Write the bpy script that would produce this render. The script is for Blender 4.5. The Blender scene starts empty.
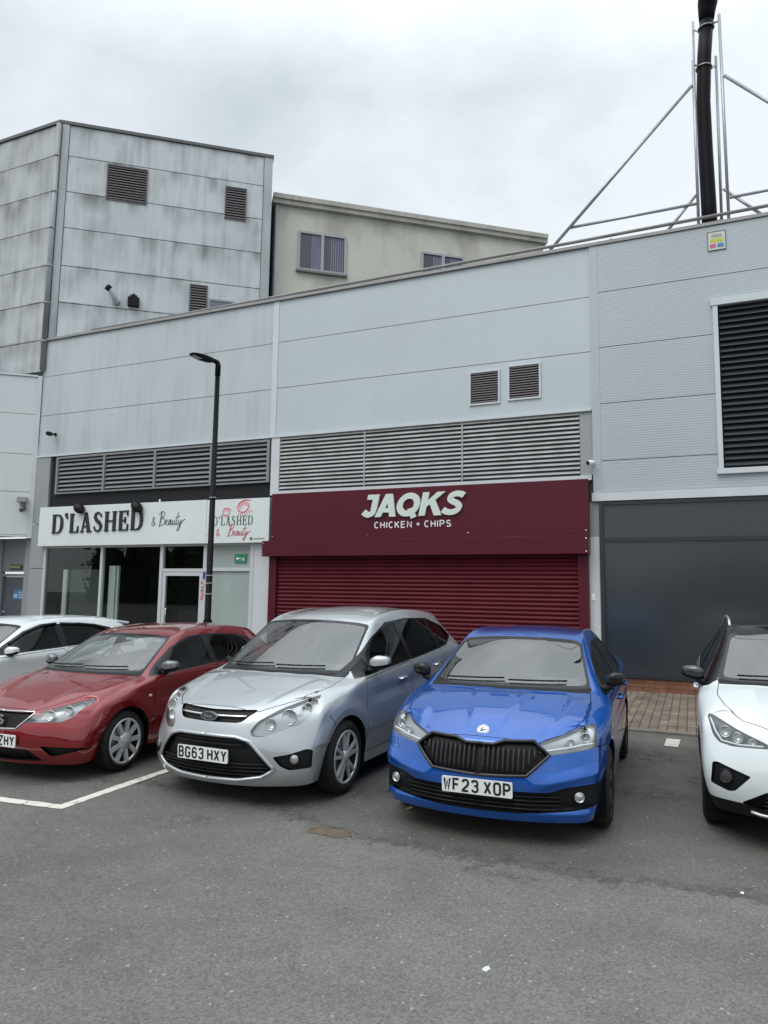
import bpy, bmesh, math, random
from mathutils import Vector, Matrix
from mathutils.bvhtree import BVHTree
random.seed(7)
R = math.radians
SC = bpy.context.scene
COL = SC.collection
K = 1.8 / 1.58            # facade survey units to metres

# ------------------------------------------------------------------ materials
MATS = {}
def mat(name, col, rough=0.5, metal=0.0, coat=0.0, spec=0.5, var=0.0, vscale=3.0, bump=0.0, bscale=40.0, coat_rough=0.03):
    if name in MATS: return MATS[name]
    m = bpy.data.materials.new(name); m.use_nodes = True
    nt = m.node_tree; b = nt.nodes['Principled BSDF']
    b.inputs['Base Color'].default_value = (*col, 1)
    b.inputs['Roughness'].default_value = rough
    b.inputs['Metallic'].default_value = metal
    b.inputs['Coat Weight'].default_value = coat
    b.inputs['Coat Roughness'].default_value = coat_rough; b.inputs['Coat IOR'].default_value = 1.65
    b.inputs['Specular IOR Level'].default_value = spec
    if var > 0 or bump > 0:
        tc = nt.nodes.new('ShaderNodeTexCoord')
    if var > 0:
        n = nt.nodes.new('ShaderNodeTexNoise'); n.inputs['Scale'].default_value = vscale; n.inputs['Detail'].default_value = 6
        nt.links.new(tc.outputs['Object'], n.inputs['Vector'])
        mr = nt.nodes.new('ShaderNodeMapRange'); mr.inputs[1].default_value = 0.3; mr.inputs[2].default_value = 0.7
        mr.inputs[3].default_value = 1 - var; mr.inputs[4].default_value = 1 + var
        nt.links.new(n.outputs['Fac'], mr.inputs[0])
        mx = nt.nodes.new('ShaderNodeVectorMath'); mx.operation = 'SCALE'
        mx.inputs[0].default_value = col
        nt.links.new(mr.outputs[0], mx.inputs['Scale'])
        nt.links.new(mx.outputs[0], b.inputs['Base Color'])
    if bump > 0:
        n2 = nt.nodes.new('ShaderNodeTexNoise'); n2.inputs['Scale'].default_value = bscale; n2.inputs['Detail'].default_value = 4
        nt.links.new(tc.outputs['Object'], n2.inputs['Vector'])
        bp = nt.nodes.new('ShaderNodeBump'); bp.inputs['Strength'].default_value = bump; bp.inputs['Distance'].default_value = 0.02
        nt.links.new(n2.outputs['Fac'], bp.inputs['Height']); nt.links.new(bp.outputs['Normal'], b.inputs['Normal'])
    MATS[name] = m
    return m

def glass_mat(name, tint, ior=1.6, rough=0.0, body=None, body_mix=0.0):
    """thin pane: fresnel mix of mirror reflection over tinted transparency, optionally a film"""
    if name in MATS: return MATS[name]
    m = bpy.data.materials.new(name); m.use_nodes = True; nt = m.node_tree
    nt.nodes.remove(nt.nodes['Principled BSDF']); out = nt.nodes['Material Output']
    # Schlick reflectance, the same from either side of the pane
    r0 = ((ior - 1) / (ior + 1)) ** 2
    ge = nt.nodes.new('ShaderNodeNewGeometry'); dt = nt.nodes.new('ShaderNodeVectorMath'); dt.operation = 'DOT_PRODUCT'
    nt.links.new(ge.outputs['Normal'], dt.inputs[0]); nt.links.new(ge.outputs['Incoming'], dt.inputs[1])
    def mth(op, a, b):
        m_ = nt.nodes.new('ShaderNodeMath'); m_.operation = op
        for i_, v_ in enumerate((a, b)):
            if v_ is None: continue
            if isinstance(v_, (int, float)): m_.inputs[i_].default_value = v_
            else: nt.links.new(v_, m_.inputs[i_])
        return m_
    ab = mth('ABSOLUTE', dt.outputs['Value'], None); om = mth('SUBTRACT', 1.0, ab.outputs[0]); pw = mth('POWER', om.outputs[0], 5.0); sc_ = mth('MULTIPLY', pw.outputs[0], 1 - r0); fr = mth('ADD', sc_.outputs[0], r0)
    gl = nt.nodes.new('ShaderNodeBsdfGlossy'); gl.inputs['Roughness'].default_value = rough; gl.inputs['Color'].default_value = (1, 1, 1, 1)
    tr = nt.nodes.new('ShaderNodeBsdfTransparent'); tr.inputs['Color'].default_value = (*tint, 1)
    base = tr.outputs[0]
    if body:
        df = nt.nodes.new('ShaderNodeBsdfDiffuse'); df.inputs['Color'].default_value = (*body, 1)
        m0 = nt.nodes.new('ShaderNodeMixShader'); m0.inputs[0].default_value = body_mix
        nt.links.new(tr.outputs[0], m0.inputs[1]); nt.links.new(df.outputs[0], m0.inputs[2]); base = m0.outputs[0]
    mx = nt.nodes.new('ShaderNodeMixShader')
    nt.links.new(fr.outputs[0], mx.inputs[0]); nt.links.new(base, mx.inputs[1]); nt.links.new(gl.outputs[0], mx.inputs[2])
    nt.links.new(mx.outputs[0], out.inputs['Surface'])
    MATS[name] = m
    return m

def clad_mat(name, col, dirt=0.0, dirt_col=(0.10, 0.10, 0.095), rough=0.45, rib=0.0, ribs=.3, big=0.05, thresh=(0.5, 0.75), patch=1.1, seam=0.0, streak=.45):
    """coated metal cladding with streaky weathering"""
    m = bpy.data.materials.new(name); m.use_nodes = True; nt = m.node_tree; b = nt.nodes['Principled BSDF']
    N = nt.nodes.new; Lk = nt.links.new
    tc = N('ShaderNodeTexCoord')
    def noise(scale, mapscale, detail=6):
        mp = N('ShaderNodeMapping'); mp.inputs['Scale'].default_value = mapscale
        Lk(tc.outputs['Object'], mp.inputs['Vector'])
        n = N('ShaderNodeTexNoise'); n.inputs['Scale'].default_value = scale; n.inputs['Detail'].default_value = detail
        Lk(mp.outputs[0], n.inputs['Vector']); return n
    n1 = noise(1.0, (0.35, 0.35, 0.35)); n2 = noise(1.0, (7, 7, 0.35)); n3 = noise(1.0, (patch, patch, patch * .55), 8)
    mr = N('ShaderNodeMapRange'); mr.inputs[1].default_value = .3; mr.inputs[2].default_value = .7
    mr.inputs[3].default_value = 1 - big; mr.inputs[4].default_value = 1 + big
    Lk(n1.outputs['Fac'], mr.inputs[0])
    sc = N('ShaderNodeVectorMath'); sc.operation = 'SCALE'; sc.inputs[0].default_value = col; Lk(mr.outputs[0], sc.inputs['Scale'])
    a = N('ShaderNodeMath'); a.operation = 'MULTIPLY'; a.inputs[1].default_value = streak; Lk(n2.outputs['Fac'], a.inputs[0])
    a2 = N('ShaderNodeMath'); a2.operation = 'MULTIPLY_ADD'; a2.inputs[1].default_value = 1.07 - streak; Lk(n3.outputs['Fac'], a2.inputs[0]); Lk(a.outputs[0], a2.inputs[2])
    d = N('ShaderNodeMapRange'); d.inputs[1].default_value = thresh[0]; d.inputs[2].default_value = thresh[1]; d.inputs[3].default_value = 0; d.inputs[4].default_value = dirt
    Lk(a2.outputs[0], d.inputs[0])
    dfac = d.outputs[0]
    if seam > 0:       # grime hanging below each horizontal joint, broken up by streaks
        sx_ = N('ShaderNodeSeparateXYZ'); Lk(tc.outputs['Object'], sx_.inputs[0])
        def M(op, a_, b_):
            q = N('ShaderNodeMath'); q.operation = op
            for i_, v_ in enumerate((a_, b_)):
                if isinstance(v_, (int, float)): q.inputs[i_].default_value = v_
                else: Lk(v_, q.inputs[i_])
            return q.outputs[0]
        fr_ = M('FRACT', M('DIVIDE', M('SUBTRACT', 15.81, sx_.outputs[2]), 1.133), 0.0)
        fall = N('ShaderNodeMapRange'); fall.inputs[1].default_value = .0; fall.inputs[2].default_value = .55; fall.inputs[3].default_value = 1; fall.inputs[4].default_value = 0; Lk(fr_, fall.inputs[0])
        stn = N('ShaderNodeMapRange'); stn.inputs[1].default_value = .42; stn.inputs[2].default_value = .68; stn.inputs[3].default_value = 0; stn.inputs[4].default_value = seam; Lk(noise(1.3, (1.6, 1.6, .5), 9).outputs['Fac'], stn.inputs[0])
        dfac = M('MINIMUM', M('ADD', d.outputs[0], M('MULTIPLY', fall.outputs[0], stn.outputs[0])), .92)
    mx = N('ShaderNodeMix'); mx.data_type = 'RGBA'; Lk(dfac, mx.inputs[0]); Lk(sc.outputs[0], mx.inputs[6]); mx.inputs[7].default_value = (*dirt_col, 1)
    Lk(mx.outputs[2], b.inputs['Base Color'])
    b.inputs['Roughness'].default_value = rough
    if rib > 0:
        mp = N('ShaderNodeMapping'); Lk(tc.outputs['Object'], mp.inputs['Vector'])
        w = N('ShaderNodeTexWave'); w.bands_direction = 'Z'; w.inputs['Scale'].default_value = rib; w.inputs['Distortion'].default_value = 0.0
        Lk(mp.outputs[0], w.inputs['Vector'])
        bp = N('ShaderNodeBump'); bp.inputs['Strength'].default_value = ribs; bp.inputs['Distance'].default_value = 0.012
        Lk(w.outputs['Fac'], bp.inputs['Height']); Lk(bp.outputs[0], b.inputs['Normal'])
    return m

# ------------------------------------------------------------------ mesh helpers
class MB:
    def __init__(s): s.v = []; s.f = []; s.m = []; s.sm = []
    def add(s, vs, fs, mi=0, smooth=False):
        o = len(s.v); s.v += [tuple(p) for p in vs]
        for f in fs: s.f.append([o + i for i in f]); s.m.append(mi); s.sm.append(smooth)
    def hexa(s, p, mi=0):     # 8 points: bottom 4 ccw, top 4 ccw
        s.add(p, [(3, 2, 1, 0), (4, 5, 6, 7), (0, 1, 5, 4), (1, 2, 6, 5), (2, 3, 7, 6), (3, 0, 4, 7)], mi)
    def box(s, x0, x1, y0, y1, z0, z1, mi=0):
        s.hexa([(x0, y0, z0), (x1, y0, z0), (x1, y1, z0), (x0, y1, z0), (x0, y0, z1), (x1, y0, z1), (x1, y1, z1), (x0, y1, z1)], mi)
    def tube(s, pts, r, n=10, mi=0, cap=True, closed=False):
        pts = [Vector(p) for p in pts]; L = len(pts)
        rs = r if isinstance(r, (list, tuple)) else [r] * L
        o = len(s.v); up = None
        for i, p in enumerate(pts):
            if closed: t = (pts[(i + 1) % L] - pts[i - 1])
            else: t = (pts[min(i + 1, L - 1)] - pts[max(i - 1, 0)])
            t = t.normalized() if t.length > 1e-9 else Vector((0, 0, 1))
            if up is None:
                up = Vector((0, 0, 1)) if abs(t.z) < 0.9 else Vector((1, 0, 0))
            a = t.cross(up)
            if a.length < 1e-4: a = t.cross(Vector((0.3, 0.9, 0.1)))
            a.normalize(); b = a.cross(t).normalized(); up = b
            for k in range(n):
                an = 2 * math.pi * k / n
                s.v.append(tuple(p + a * math.cos(an) * rs[i] + b * math.sin(an) * rs[i]))
        rng = L if closed else L - 1
        for i in range(rng):
            j = (i + 1) % L
            for k in range(n):
                k2 = (k + 1) % n
                s.f.append([o + i * n + k, o + i * n + k2, o + j * n + k2, o + j * n + k]); s.m.append(mi); s.sm.append(True)
        if cap and not closed:
            s.f.append([o + k for k in range(n)][::-1]); s.m.append(mi); s.sm.append(False)
            s.f.append([o + (L - 1) * n + k for k in range(n)]); s.m.append(mi); s.sm.append(False)
    def lathe(s, c, axis, prof, n=32, mi=0):     # prof: (along axis, radius)
        c = Vector(c); ax = Vector(axis).normalized()
        a = ax.orthogonal().normalized(); b = ax.cross(a)
        o = len(s.v)
        for (h, r) in prof:
            for k in range(n):
                an = 2 * math.pi * k / n
                s.v.append(tuple(c + ax * h + (a * math.cos(an) + b * math.sin(an)) * r))
        for i in range(len(prof) - 1):
            for k in range(n):
                k2 = (k + 1) % n
                s.f.append([o + i * n + k, o + i * n + k2, o + (i + 1) * n + k2, o + (i + 1) * n + k]); s.m.append(mi); s.sm.append(True)
    def build(s, name, mats, parent=None, local=False, bevel=0.0, subd=0):
        me = bpy.data.meshes.new(name)
        vs = s.v
        if parent is not None and not local:
            a = parent
            while a.parent: a = a.parent
            off = a.location; vs = [(p[0] - off.x, p[1] - off.y, p[2] - off.z) for p in s.v]
        me.from_pydata(vs, [], s.f)
        if not isinstance(mats, (list, tuple)): mats = [mats]
        for m in mats: me.materials.append(m)
        me.polygons.foreach_set('material_index', s.m); me.polygons.foreach_set('use_smooth', s.sm)
        me.update()
        o = bpy.data.objects.new(name, me); COL.objects.link(o)
        if parent is not None:
            o.parent = parent
        if bevel > 0:
            bv = o.modifiers.new('b', 'BEVEL'); bv.width = bevel; bv.segments = 2; bv.limit_method = 'ANGLE'
        if subd:
            sb = o.modifiers.new('s', 'SUBSURF'); sb.levels = subd; sb.render_levels = subd
        return o

def tag(o, label, cat, group=None):
    o['label'] = label; o['category'] = cat
    if group: o['group'] = group
    return o
def root(name, label, cat, loc=(0, 0, 0), rot=(0, 0, 0), group=None):
    o = bpy.data.objects.new(name, None); COL.objects.link(o)
    o.empty_display_size = 0.2
    o.location = loc; o.rotation_euler = rot
    return tag(o, label, cat, group)
def structure(o): o['kind'] = 'structure'; return o

class Frame:
    """wall frame: u along the wall, d outwards, z up"""
    def __init__(s, o, ux):
        s.o = Vector(o); s.ux = Vector(ux).normalized(); s.n = Vector((s.ux.y, -s.ux.x, 0))
    def p(s, u, d, z): return s.o + s.ux * u + s.n * d + Vector((0, 0, z))
    def box(s, mb, u0, u1, d0, d1, z0, z1, mi=0):      # d0 inner, d1 outer
        mb.hexa([s.p(u0, d1, z0), s.p(u1, d1, z0), s.p(u1, d0, z0), s.p(u0, d0, z0), s.p(u0, d1, z1), s.p(u1, d1, z1), s.p(u1, d0, z1), s.p(u0, d0, z1)], mi)
    def border(s, mb, u0, u1, z0, z1, w, d0, d1, mi=0):
        s.box(mb, u0, u0 + w, d0, d1, z0, z1, mi); s.box(mb, u1 - w, u1, d0, d1, z0, z1, mi)
        s.box(mb, u0 + w, u1 - w, d0, d1, z0, z0 + w, mi); s.box(mb, u0 + w, u1 - w, d0, d1, z1 - w, z1, mi)
    def slats(s, mb, u0, u1, z0, z1, n, d0, d1, mi=0, drop=0.55, th=0.006):
        p = (z1 - z0) / n
        for i in range(n):
            zt = z1 - p * i - p * 0.06; zb = zt - p * drop
            # blade: top edge inside, lower edge outside
            mb.hexa([s.p(u0, d1, zb), s.p(u1, d1, zb), s.p(u1, d0, zt - th), s.p(u0, d0, zt - th),
                     s.p(u0, d1, zb + th), s.p(u1, d1, zb + th), s.p(u1, d0, zt), s.p(u0, d0, zt)], mi)

# ------------------------------------------------------------------ lettering (ribbon strokes)
def ribbon(mb, F, pts, w, depth=0.002, base=0.0, mi=0, closed=False):
    """F(x,y,d)->point; flat-ended mitred ribbon with per-point width, raised by depth"""
    P = [Vector((p[0], p[1])) for p in pts]; W = [(p[2] if len(p) > 2 else w) for p in pts]
    n = len(P); Lp = []; Rp = []
    for i in range(n):
        if closed: a = P[i] - P[i - 1]; b = P[(i + 1) % n] - P[i]
        else:
            a = P[i] - P[i - 1] if i > 0 else P[1] - P[0]
            b = P[i + 1] - P[i] if i < n - 1 else P[i] - P[i - 1]
        a = a.normalized(); b = b.normalized(); t = (a + b)
        t = t.normalized() if t.length > 1e-6 else a
        nn = Vector((-t.y, t.x)); c = max(0.5, nn.dot(Vector((-b.y, b.x))))
        h = W[i] / 2 / c
        Lp.append(P[i] + nn * h); Rp.append(P[i] - nn * h)
    o = len(mb.v)
    for i in range(n):
        for q in (Lp[i], Rp[i]): mb.v.append(tuple(F(q.x, q.y, base + depth)))
        for q in (Lp[i], Rp[i]): mb.v.append(tuple(F(q.x, q.y, base)))
    rng = n if closed else n - 1
    def fc(*ix): mb.f.append(list(ix)); mb.m.append(mi); mb.sm.append(False)
    for i in range(rng):
        j = (i + 1) % n; A = o + 4 * i; B = o + 4 * j
        fc(A, A + 1, B + 1, B); fc(A + 2, A, B, B + 2); fc(A + 1, A + 3, B + 3, B + 1)
    if not closed:
        fc(o, o + 2, o + 3, o + 1); e = o + 4 * (n - 1); fc(e, e + 1, e + 3, e + 2)

def arc(cx, cy, rx, ry, a0, a1, n=8):
    return [(cx + rx * math.cos(R(a0 + (a1 - a0) * i / n)), cy + ry * math.sin(R(a0 + (a1 - a0) * i / n))) for i in range(n + 1)]
# block capitals on a 0.62 x 1 cell (centre-line strokes)
GL = {
 'A': [[(0, 0), (.31, 1), (.62, 0)], [(.12, .3), (.5, .3)]],
 'B': [[(.3, 0), (0, 0), (0, 1), (.3, 1)], [(0, .53), (.32, .53)], [(.3, 1)] + arc(.36, .765, .22, .235, 80, -80, 6) + [(.3, .53)], [(.3, .53)] + arc(.38, .265, .24, .265, 80, -80, 6) + [(.3, 0)]],
 'C': [arc(.33, .5, .33, .5, 50, 310, 14)],
 'D': [[(.25, 0), (0, 0), (0, 1), (.25, 1)] + arc(.27, .5, .35, .5, 85, -85, 10) + [(.25, 0)]],
 'E': [[(.58, 1), (0, 1), (0, 0), (.58, 0)], [(0, .52), (.5, .52)]],
 'F': [[(.58, 1), (0, 1), (0, 0)], [(0, .52), (.5, .52)]],
 'G': [[(.6, .78), (.52, .95), (.38, 1), (.2, 1), (.06, .93), (0, .78), (0, .22), (.06, .07), (.2, 0), (.4, 0), (.55, .07), (.6, .2), (.6, .45), (.36, .45)]],
 'H': [[(0, 0), (0, 1)], [(.62, 0), (.62, 1)], [(0, .52), (.62, .52)]],
 'I': [[(0, 0), (0, 1)]],
 'K': [[(0, 0), (0, 1)], [(.6, 1), (.04, .42)], [(.2, .58), (.62, 0)]],
 'N': [[(0, 0), (0, 1), (.62, 0), (.62, 1)]],
 'O': [[(.18, 0), (.44, 0), (.57, .07), (.62, .2), (.62, .8), (.57, .93), (.44, 1), (.18, 1), (.05, .93), (0, .8), (0, .2), (.05, .07)], 'closed'],
 'P': [[(0, 0), (0, 1), (.3, 1)] + arc(.36, .73, .25, .27, 80, -80, 6) + [(.3, .46), (.03, .46)]],
 'S': [arc(.31, .75, .29, .25, 30, 250, 9) + arc(.31, .25, .31, .25, 70, -150, 9)],
 'W': [[(0, 1), (.15, 0), (.31, .8), (.47, 0), (.62, 1)]],
 'X': [[(0, 0), (.6, 1)], [(0, 1), (.6, 0)]],
 'Y': [[(0, 1), (.31, .48), (.62, 1)], [(.31, .48), (.31, 0)]],
 'Z': [[(0, 1), (.6, 1), (0, 0), (.62, 0)]],
 '2': [[(0, .78), (.06, .93), (.2, 1), (.42, 1), (.56, .93), (.6, .78), (.6, .66), (.54, .54), (.06, .14), (0, 0), (.6, 0)]],
 '3': [[(0, .82), (.06, .94), (.2, 1), (.42, 1), (.55, .94), (.6, .8), (.58, .64), (.46, .54), (.24, .53)], [(.46, .53), (.58, .43), (.61, .22), (.55, .07), (.42, 0), (.2, 0), (.06, .07), (0, .2)]],
 '6': [[(.58, .8), (.54, .93), (.4, 1), (.22, 1), (.07, .92), (0, .75), (0, .22), (.06, .07), (.2, 0), (.42, 0), (.56, .07), (.61, .22), (.61, .38), (.55, .52), (.4, .58), (.22, .58), (.06, .5)]],
 '+': [[(0, .5), (.5, .5)], [(.25, .24), (.25, .76)]],
 'L': [[(0, 1), (0, 0), (.55, 0)]],
 'R': [[(0, 0), (0, 1), (.3, 1)] + arc(.36, .75, .24, .25, 80, -80, 6) + [(.3, .5), (.03, .5)], [(.3, .5), (.6, 0)]],
 'T': [[(0, 1), (.6, 1)], [(.3, 1), (.3, 0)]],
}
GW = {'I': 0.0, '+': .5, 'L': .55, 'K': .62}
def block_text(mb, F, text, x, y, h, w, stroke, gap, depth=0.002, space=0.5, mi=0):
    """w: horizontal scale of a 0.62-wide cell; returns end x"""
    i = 0
    for ch in text:
        if ch == ' ': x += space * h; continue
        if ch == '_': x += .62 * h * w + gap; continue
        st = GL[ch]; closed = 'closed' in st
        for s in st:
            if s == 'closed': continue
            ribbon(mb, F, [(x + p[0] * h * w, y + p[1] * h) for p in s], stroke, depth + (i % 5) * 0.0004, 0, mi, closed); i += 1
        x += GW.get(ch, .62) * h * w + gap
    return x
def text_width(text, h, w, gap, space=.5):
    t = 0
    for ch in text: t += space * h if ch == ' ' else GW.get(ch, .62) * h * w + gap
    return t - gap
# heavy didone capitals (thick / thin strokes, hairline serifs)
def serif_text(mb, F, text, x, y, h, thick, thin, gap, depth, mi=0):
    k = 0
    def st(pts, w):
        nonlocal k
        ribbon(mb, F, [(x + p[0] * h, y + p[1] * h) + ((p[2] * h,) if len(p) > 2 else ()) for p in pts], w * h, depth + (k % 6) * 0.0006, 0, mi); k += 1
    T, t = thick, thin
    for ch in text:
        if ch == 'D':
            st([(.14, t / 2), (.14, 1 - t / 2)], T); st([(0, t / 2), (.42, t / 2)], t); st([(0, 1 - t / 2), (.42, 1 - t / 2)], t)
            st([(.40, 1 - t / 2, t), (.55, .93, t * 1.6), (.68, .75, T * .85), (.71, .5, T), (.68, .25, T * .85), (.55, .07, t * 1.6), (.40, t / 2, t)], T); adv = .82
        elif ch == "'":
            st([(.05, 1.02, T * .9), (.09, .9, T * .8), (.17, .74, t)], T); adv = .24
        elif ch == 'L':
            st([(.14, t / 2), (.14, 1 - t / 2)], T); st([(0, 1 - t / 2), (.3, 1 - t / 2)], t); st([(0, t / 2), (.6, t / 2)], t)
            st([(.60, .34, t), (.58, .14, t * 1.5), (.56, 0, t * 2.5)], t); adv = .66
        elif ch == 'A':
            st([(.34, 1), (.12, 0)], t * 1.1); st([(.36, 1), (.62, 0)], T); st([(.18, .3), (.5, .3)], t); st([(0, t / 2), (.24, t / 2)], t); st([(.44, t / 2), (.8, t / 2)], t); adv = .80
        elif ch == 'S':
            st([(.54, .74, t), (.47, .9, t * 1.3), (.3, .98, t * 1.4), (.13, .9, T * .6), (.1, .75, T * .8), (.2, .6, T), (.4, .46, T), (.53, .3, T * .85), (.5, .11, T * .55), (.32, .02, t * 1.4), (.13, .09, t * 1.3), (.06, .28, t)], T); adv = .66
        elif ch == 'H':
            for xx in (.14, .66): st([(xx, t / 2), (xx, 1 - t / 2)], T); st([(xx - .14, t / 2), (xx + .14, t / 2)], t); st([(xx - .14, 1 - t / 2), (xx + .14, 1 - t / 2)], t)
            st([(.14, .52), (.66, .52)], t); adv = .84
        elif ch == 'E':
            st([(.14, t / 2), (.14, 1 - t / 2)], T); st([(0, 1 - t / 2), (.6, 1 - t / 2)], t); st([(0, t / 2), (.62, t / 2)], t); st([(.2, .52), (.44, .52)], t); st([(.44, .36), (.44, .68)], t * 1.4)
            st([(.62, .32, t), (.6, .12, t * 1.5), (.58, 0, t * 2.4)], t); st([(.6, .72, t), (.58, .88, t * 1.5), (.56, 1, t * 2.4)], t); adv = .70
        x += adv * h + gap
    return x
def smooth_path(pts, n=5):
    out = []; L = len(pts)
    for i in range(L - 1):
        p0 = pts[max(i - 1, 0)]; p1 = pts[i]; p2 = pts[i + 1]; p3 = pts[min(i + 2, L - 1)]
        for k in range(n):
            t = k / n
            out.append(tuple(0.5 * ((2 * p1[a]) + (-p0[a] + p2[a]) * t + (2 * p0[a] - 5 * p1[a] + 4 * p2[a] - p3[a]) * t * t + (-p0[a] + 3 * p1[a] - 3 * p2[a] + p3[a]) * t ** 3) for a in (0, 1)))
    out.append(tuple(pts[-1])); return out
BEAUTY = [  # "Beauty" in a thin monoline script, unit height capital
 [(.10, -.12), (.20, .45), (.34, 1.0), (.28, .5), (.16, -.02)],
 [(.08, .82), (.30, 1.05), (.58, .98), (.55, .72), (.30, .55), (.56, .48), (.60, .18), (.36, .0), (.16, .06)],
 [(.62, .12), (.78, .24), (.86, .36), (.78, .42), (.70, .26), (.74, .06), (.90, .04), (1.04, .24), (1.16, .40), (1.06, .40), (.98, .18), (1.02, .03), (1.14, .14), (1.2, .38), (1.18, .1), (1.26, .04), (1.36, .36), (1.32, .1), (1.4, .03), (1.52, .2), (1.56, .38), (1.52, .1), (1.60, .03), (1.7, .2)],
 [(1.88, .95), (1.74, .4), (1.70, .1), (1.78, .02), (1.92, .2)], [(1.62, .56), (2.02, .66)],
 [(1.94, .36), (1.92, .12), (2.02, .06), (2.14, .34), (2.06, -.1), (1.9, -.42), (1.8, -.34), (1.98, -.06), (2.3, .3), (2.5, .42)],
]
AMP = [[(.36, .02), (.14, .42), (.18, .62), (.28, .58), (.24, .44), (.06, .22), (.08, .04), (.22, .02), (.38, .26)]]
def script_text(mb, F, strokes, x, y, h, w, depth=0.002, mi=0, slant=0.0):
    for i, s in enumerate(strokes):
        ribbon(mb, F, [(x + (p[0] + slant * p[1]) * h, y + p[1] * h) for p in smooth_path(s)], w, depth + i * .0004, 0, mi)

# ------------------------------------------------------------------ cars
# car space: x across (positive = picture right), y from the nose back, z up
GLASS_W = glass_mat('windscreen_glass', (0.80, 0.86, 0.83), ior=2.4, body=(.50, .55, .52), body_mix=.02)
GLASS_S = glass_mat('side_glass', (0.55, 0.60, 0.59), ior=1.36)
GLASS_P = glass_mat('privacy_glass', (0.10, 0.105, 0.11), ior=1.4)
LENS = glass_mat('lamp_lens', (0.86, 0.88, 0.88), ior=1.6, body=(.72, .75, .75), body_mix=.09)
BLACK = mat('black_plastic', (0.010, 0.010, 0.011), rough=0.5, spec=.22)
BLACKG = mat('gloss_black', (0.008, 0.008, 0.009), rough=0.15, spec=.4)
GAPM = mat('shut_line', (0.008, 0.008, 0.008), rough=0.9, spec=.05)
RUBBER = mat('tyre_rubber', (0.02, 0.02, 0.02), rough=0.8, spec=.2, bump=0.2, bscale=90)
CHROME = mat('chrome', (0.78, 0.79, 0.80), rough=0.12, metal=1.0)
SILVER = mat('wheel_silver', (0.62, 0.63, 0.64), rough=0.35, metal=0.5)
DARKALLOY = mat('dark_alloy', (0.06, 0.06, 0.065), rough=0.3, metal=0.8)
REFLECT = mat('lamp_reflector', (0.62, 0.64, 0.65), rough=0.25, metal=0.85)
LAMPDARK = mat('lamp_housing_dark', (0.06, 0.06, 0.065), rough=0.3, metal=0.3)
LAMPGREY = mat('lamp_housing_grey', (0.30, 0.31, 0.32), rough=0.28, metal=0.6)
SEATM = mat('seat_cloth', (0.11, 0.112, 0.115), rough=0.9, var=0.2)
DASHM = mat('dashboard_plastic', (0.05, 0.052, 0.054), rough=0.7)
PLATE = mat('plate_white', (0.74, 0.76, 0.75), rough=0.35)
PLATEK = mat('plate_black', (0.01, 0.01, 0.01), rough=0.5)
REDLAMP = mat('tail_lamp_red', (0.35, 0.01, 0.012), rough=0.15, coat=1)
WHITEP = mat('white_trim', (0.8, 0.82, 0.84), rough=0.4)

def paint(name, col, metal, rough=0.35, flake=0.0):
    m = mat(name, col, rough=rough, metal=metal, coat=1.0, coat_rough=0.015, spec=.12, var=0.03, vscale=1.5)
    return m

def lerp(a, b, t): return a + (b - a) * t
def inpoly(p, poly):
    x, y = p; c = False; n = len(poly); j = n - 1
    for i in range(n):
        xi, yi = poly[i]; xj, yj = poly[j]
        if (yi > y) != (yj > y) and x < (xj - xi) * (y - yi) / (yj - yi) + xi: c = not c
        j = i
    return c
AX = {'front': (0, 2), 'side': (1, 2), 'top': (0, 1)}

def subdivide_cage(V, F, creases, lev):
    me = bpy.data.meshes.new('tmp'); me.from_pydata(V, [], F); me.update()
    bm = bmesh.new(); bm.from_mesh(me); bmesh.ops.recalc_face_normals(bm, faces=bm.faces)
    cl = bm.edges.layers.float.get('crease_edge') or bm.edges.layers.float.new('crease_edge')
    bm.verts.ensure_lookup_table()
    for (a, b), w in creases.items():
        e = bm.edges.get((bm.verts[a], bm.verts[b]))
        if e: e[cl] = w
    bm.to_mesh(me); bm.free()
    o = bpy.data.objects.new('tmp', me); COL.objects.link(o)
    md = o.modifiers.new('s', 'SUBSURF'); md.levels = lev; md.render_levels = lev; md.boundary_smooth = 'PRESERVE_CORNERS'
    dg = bpy.context.evaluated_depsgraph_get()
    em = o.evaluated_get(dg).to_mesh()
    vs = [v.co.copy() for v in em.vertices]; fs = [tuple(p.vertices) for p in em.polygons]
    o.evaluated_get(dg).to_mesh_clear()
    bpy.data.objects.remove(o); bpy.data.meshes.remove(me)
    return vs, fs

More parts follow.
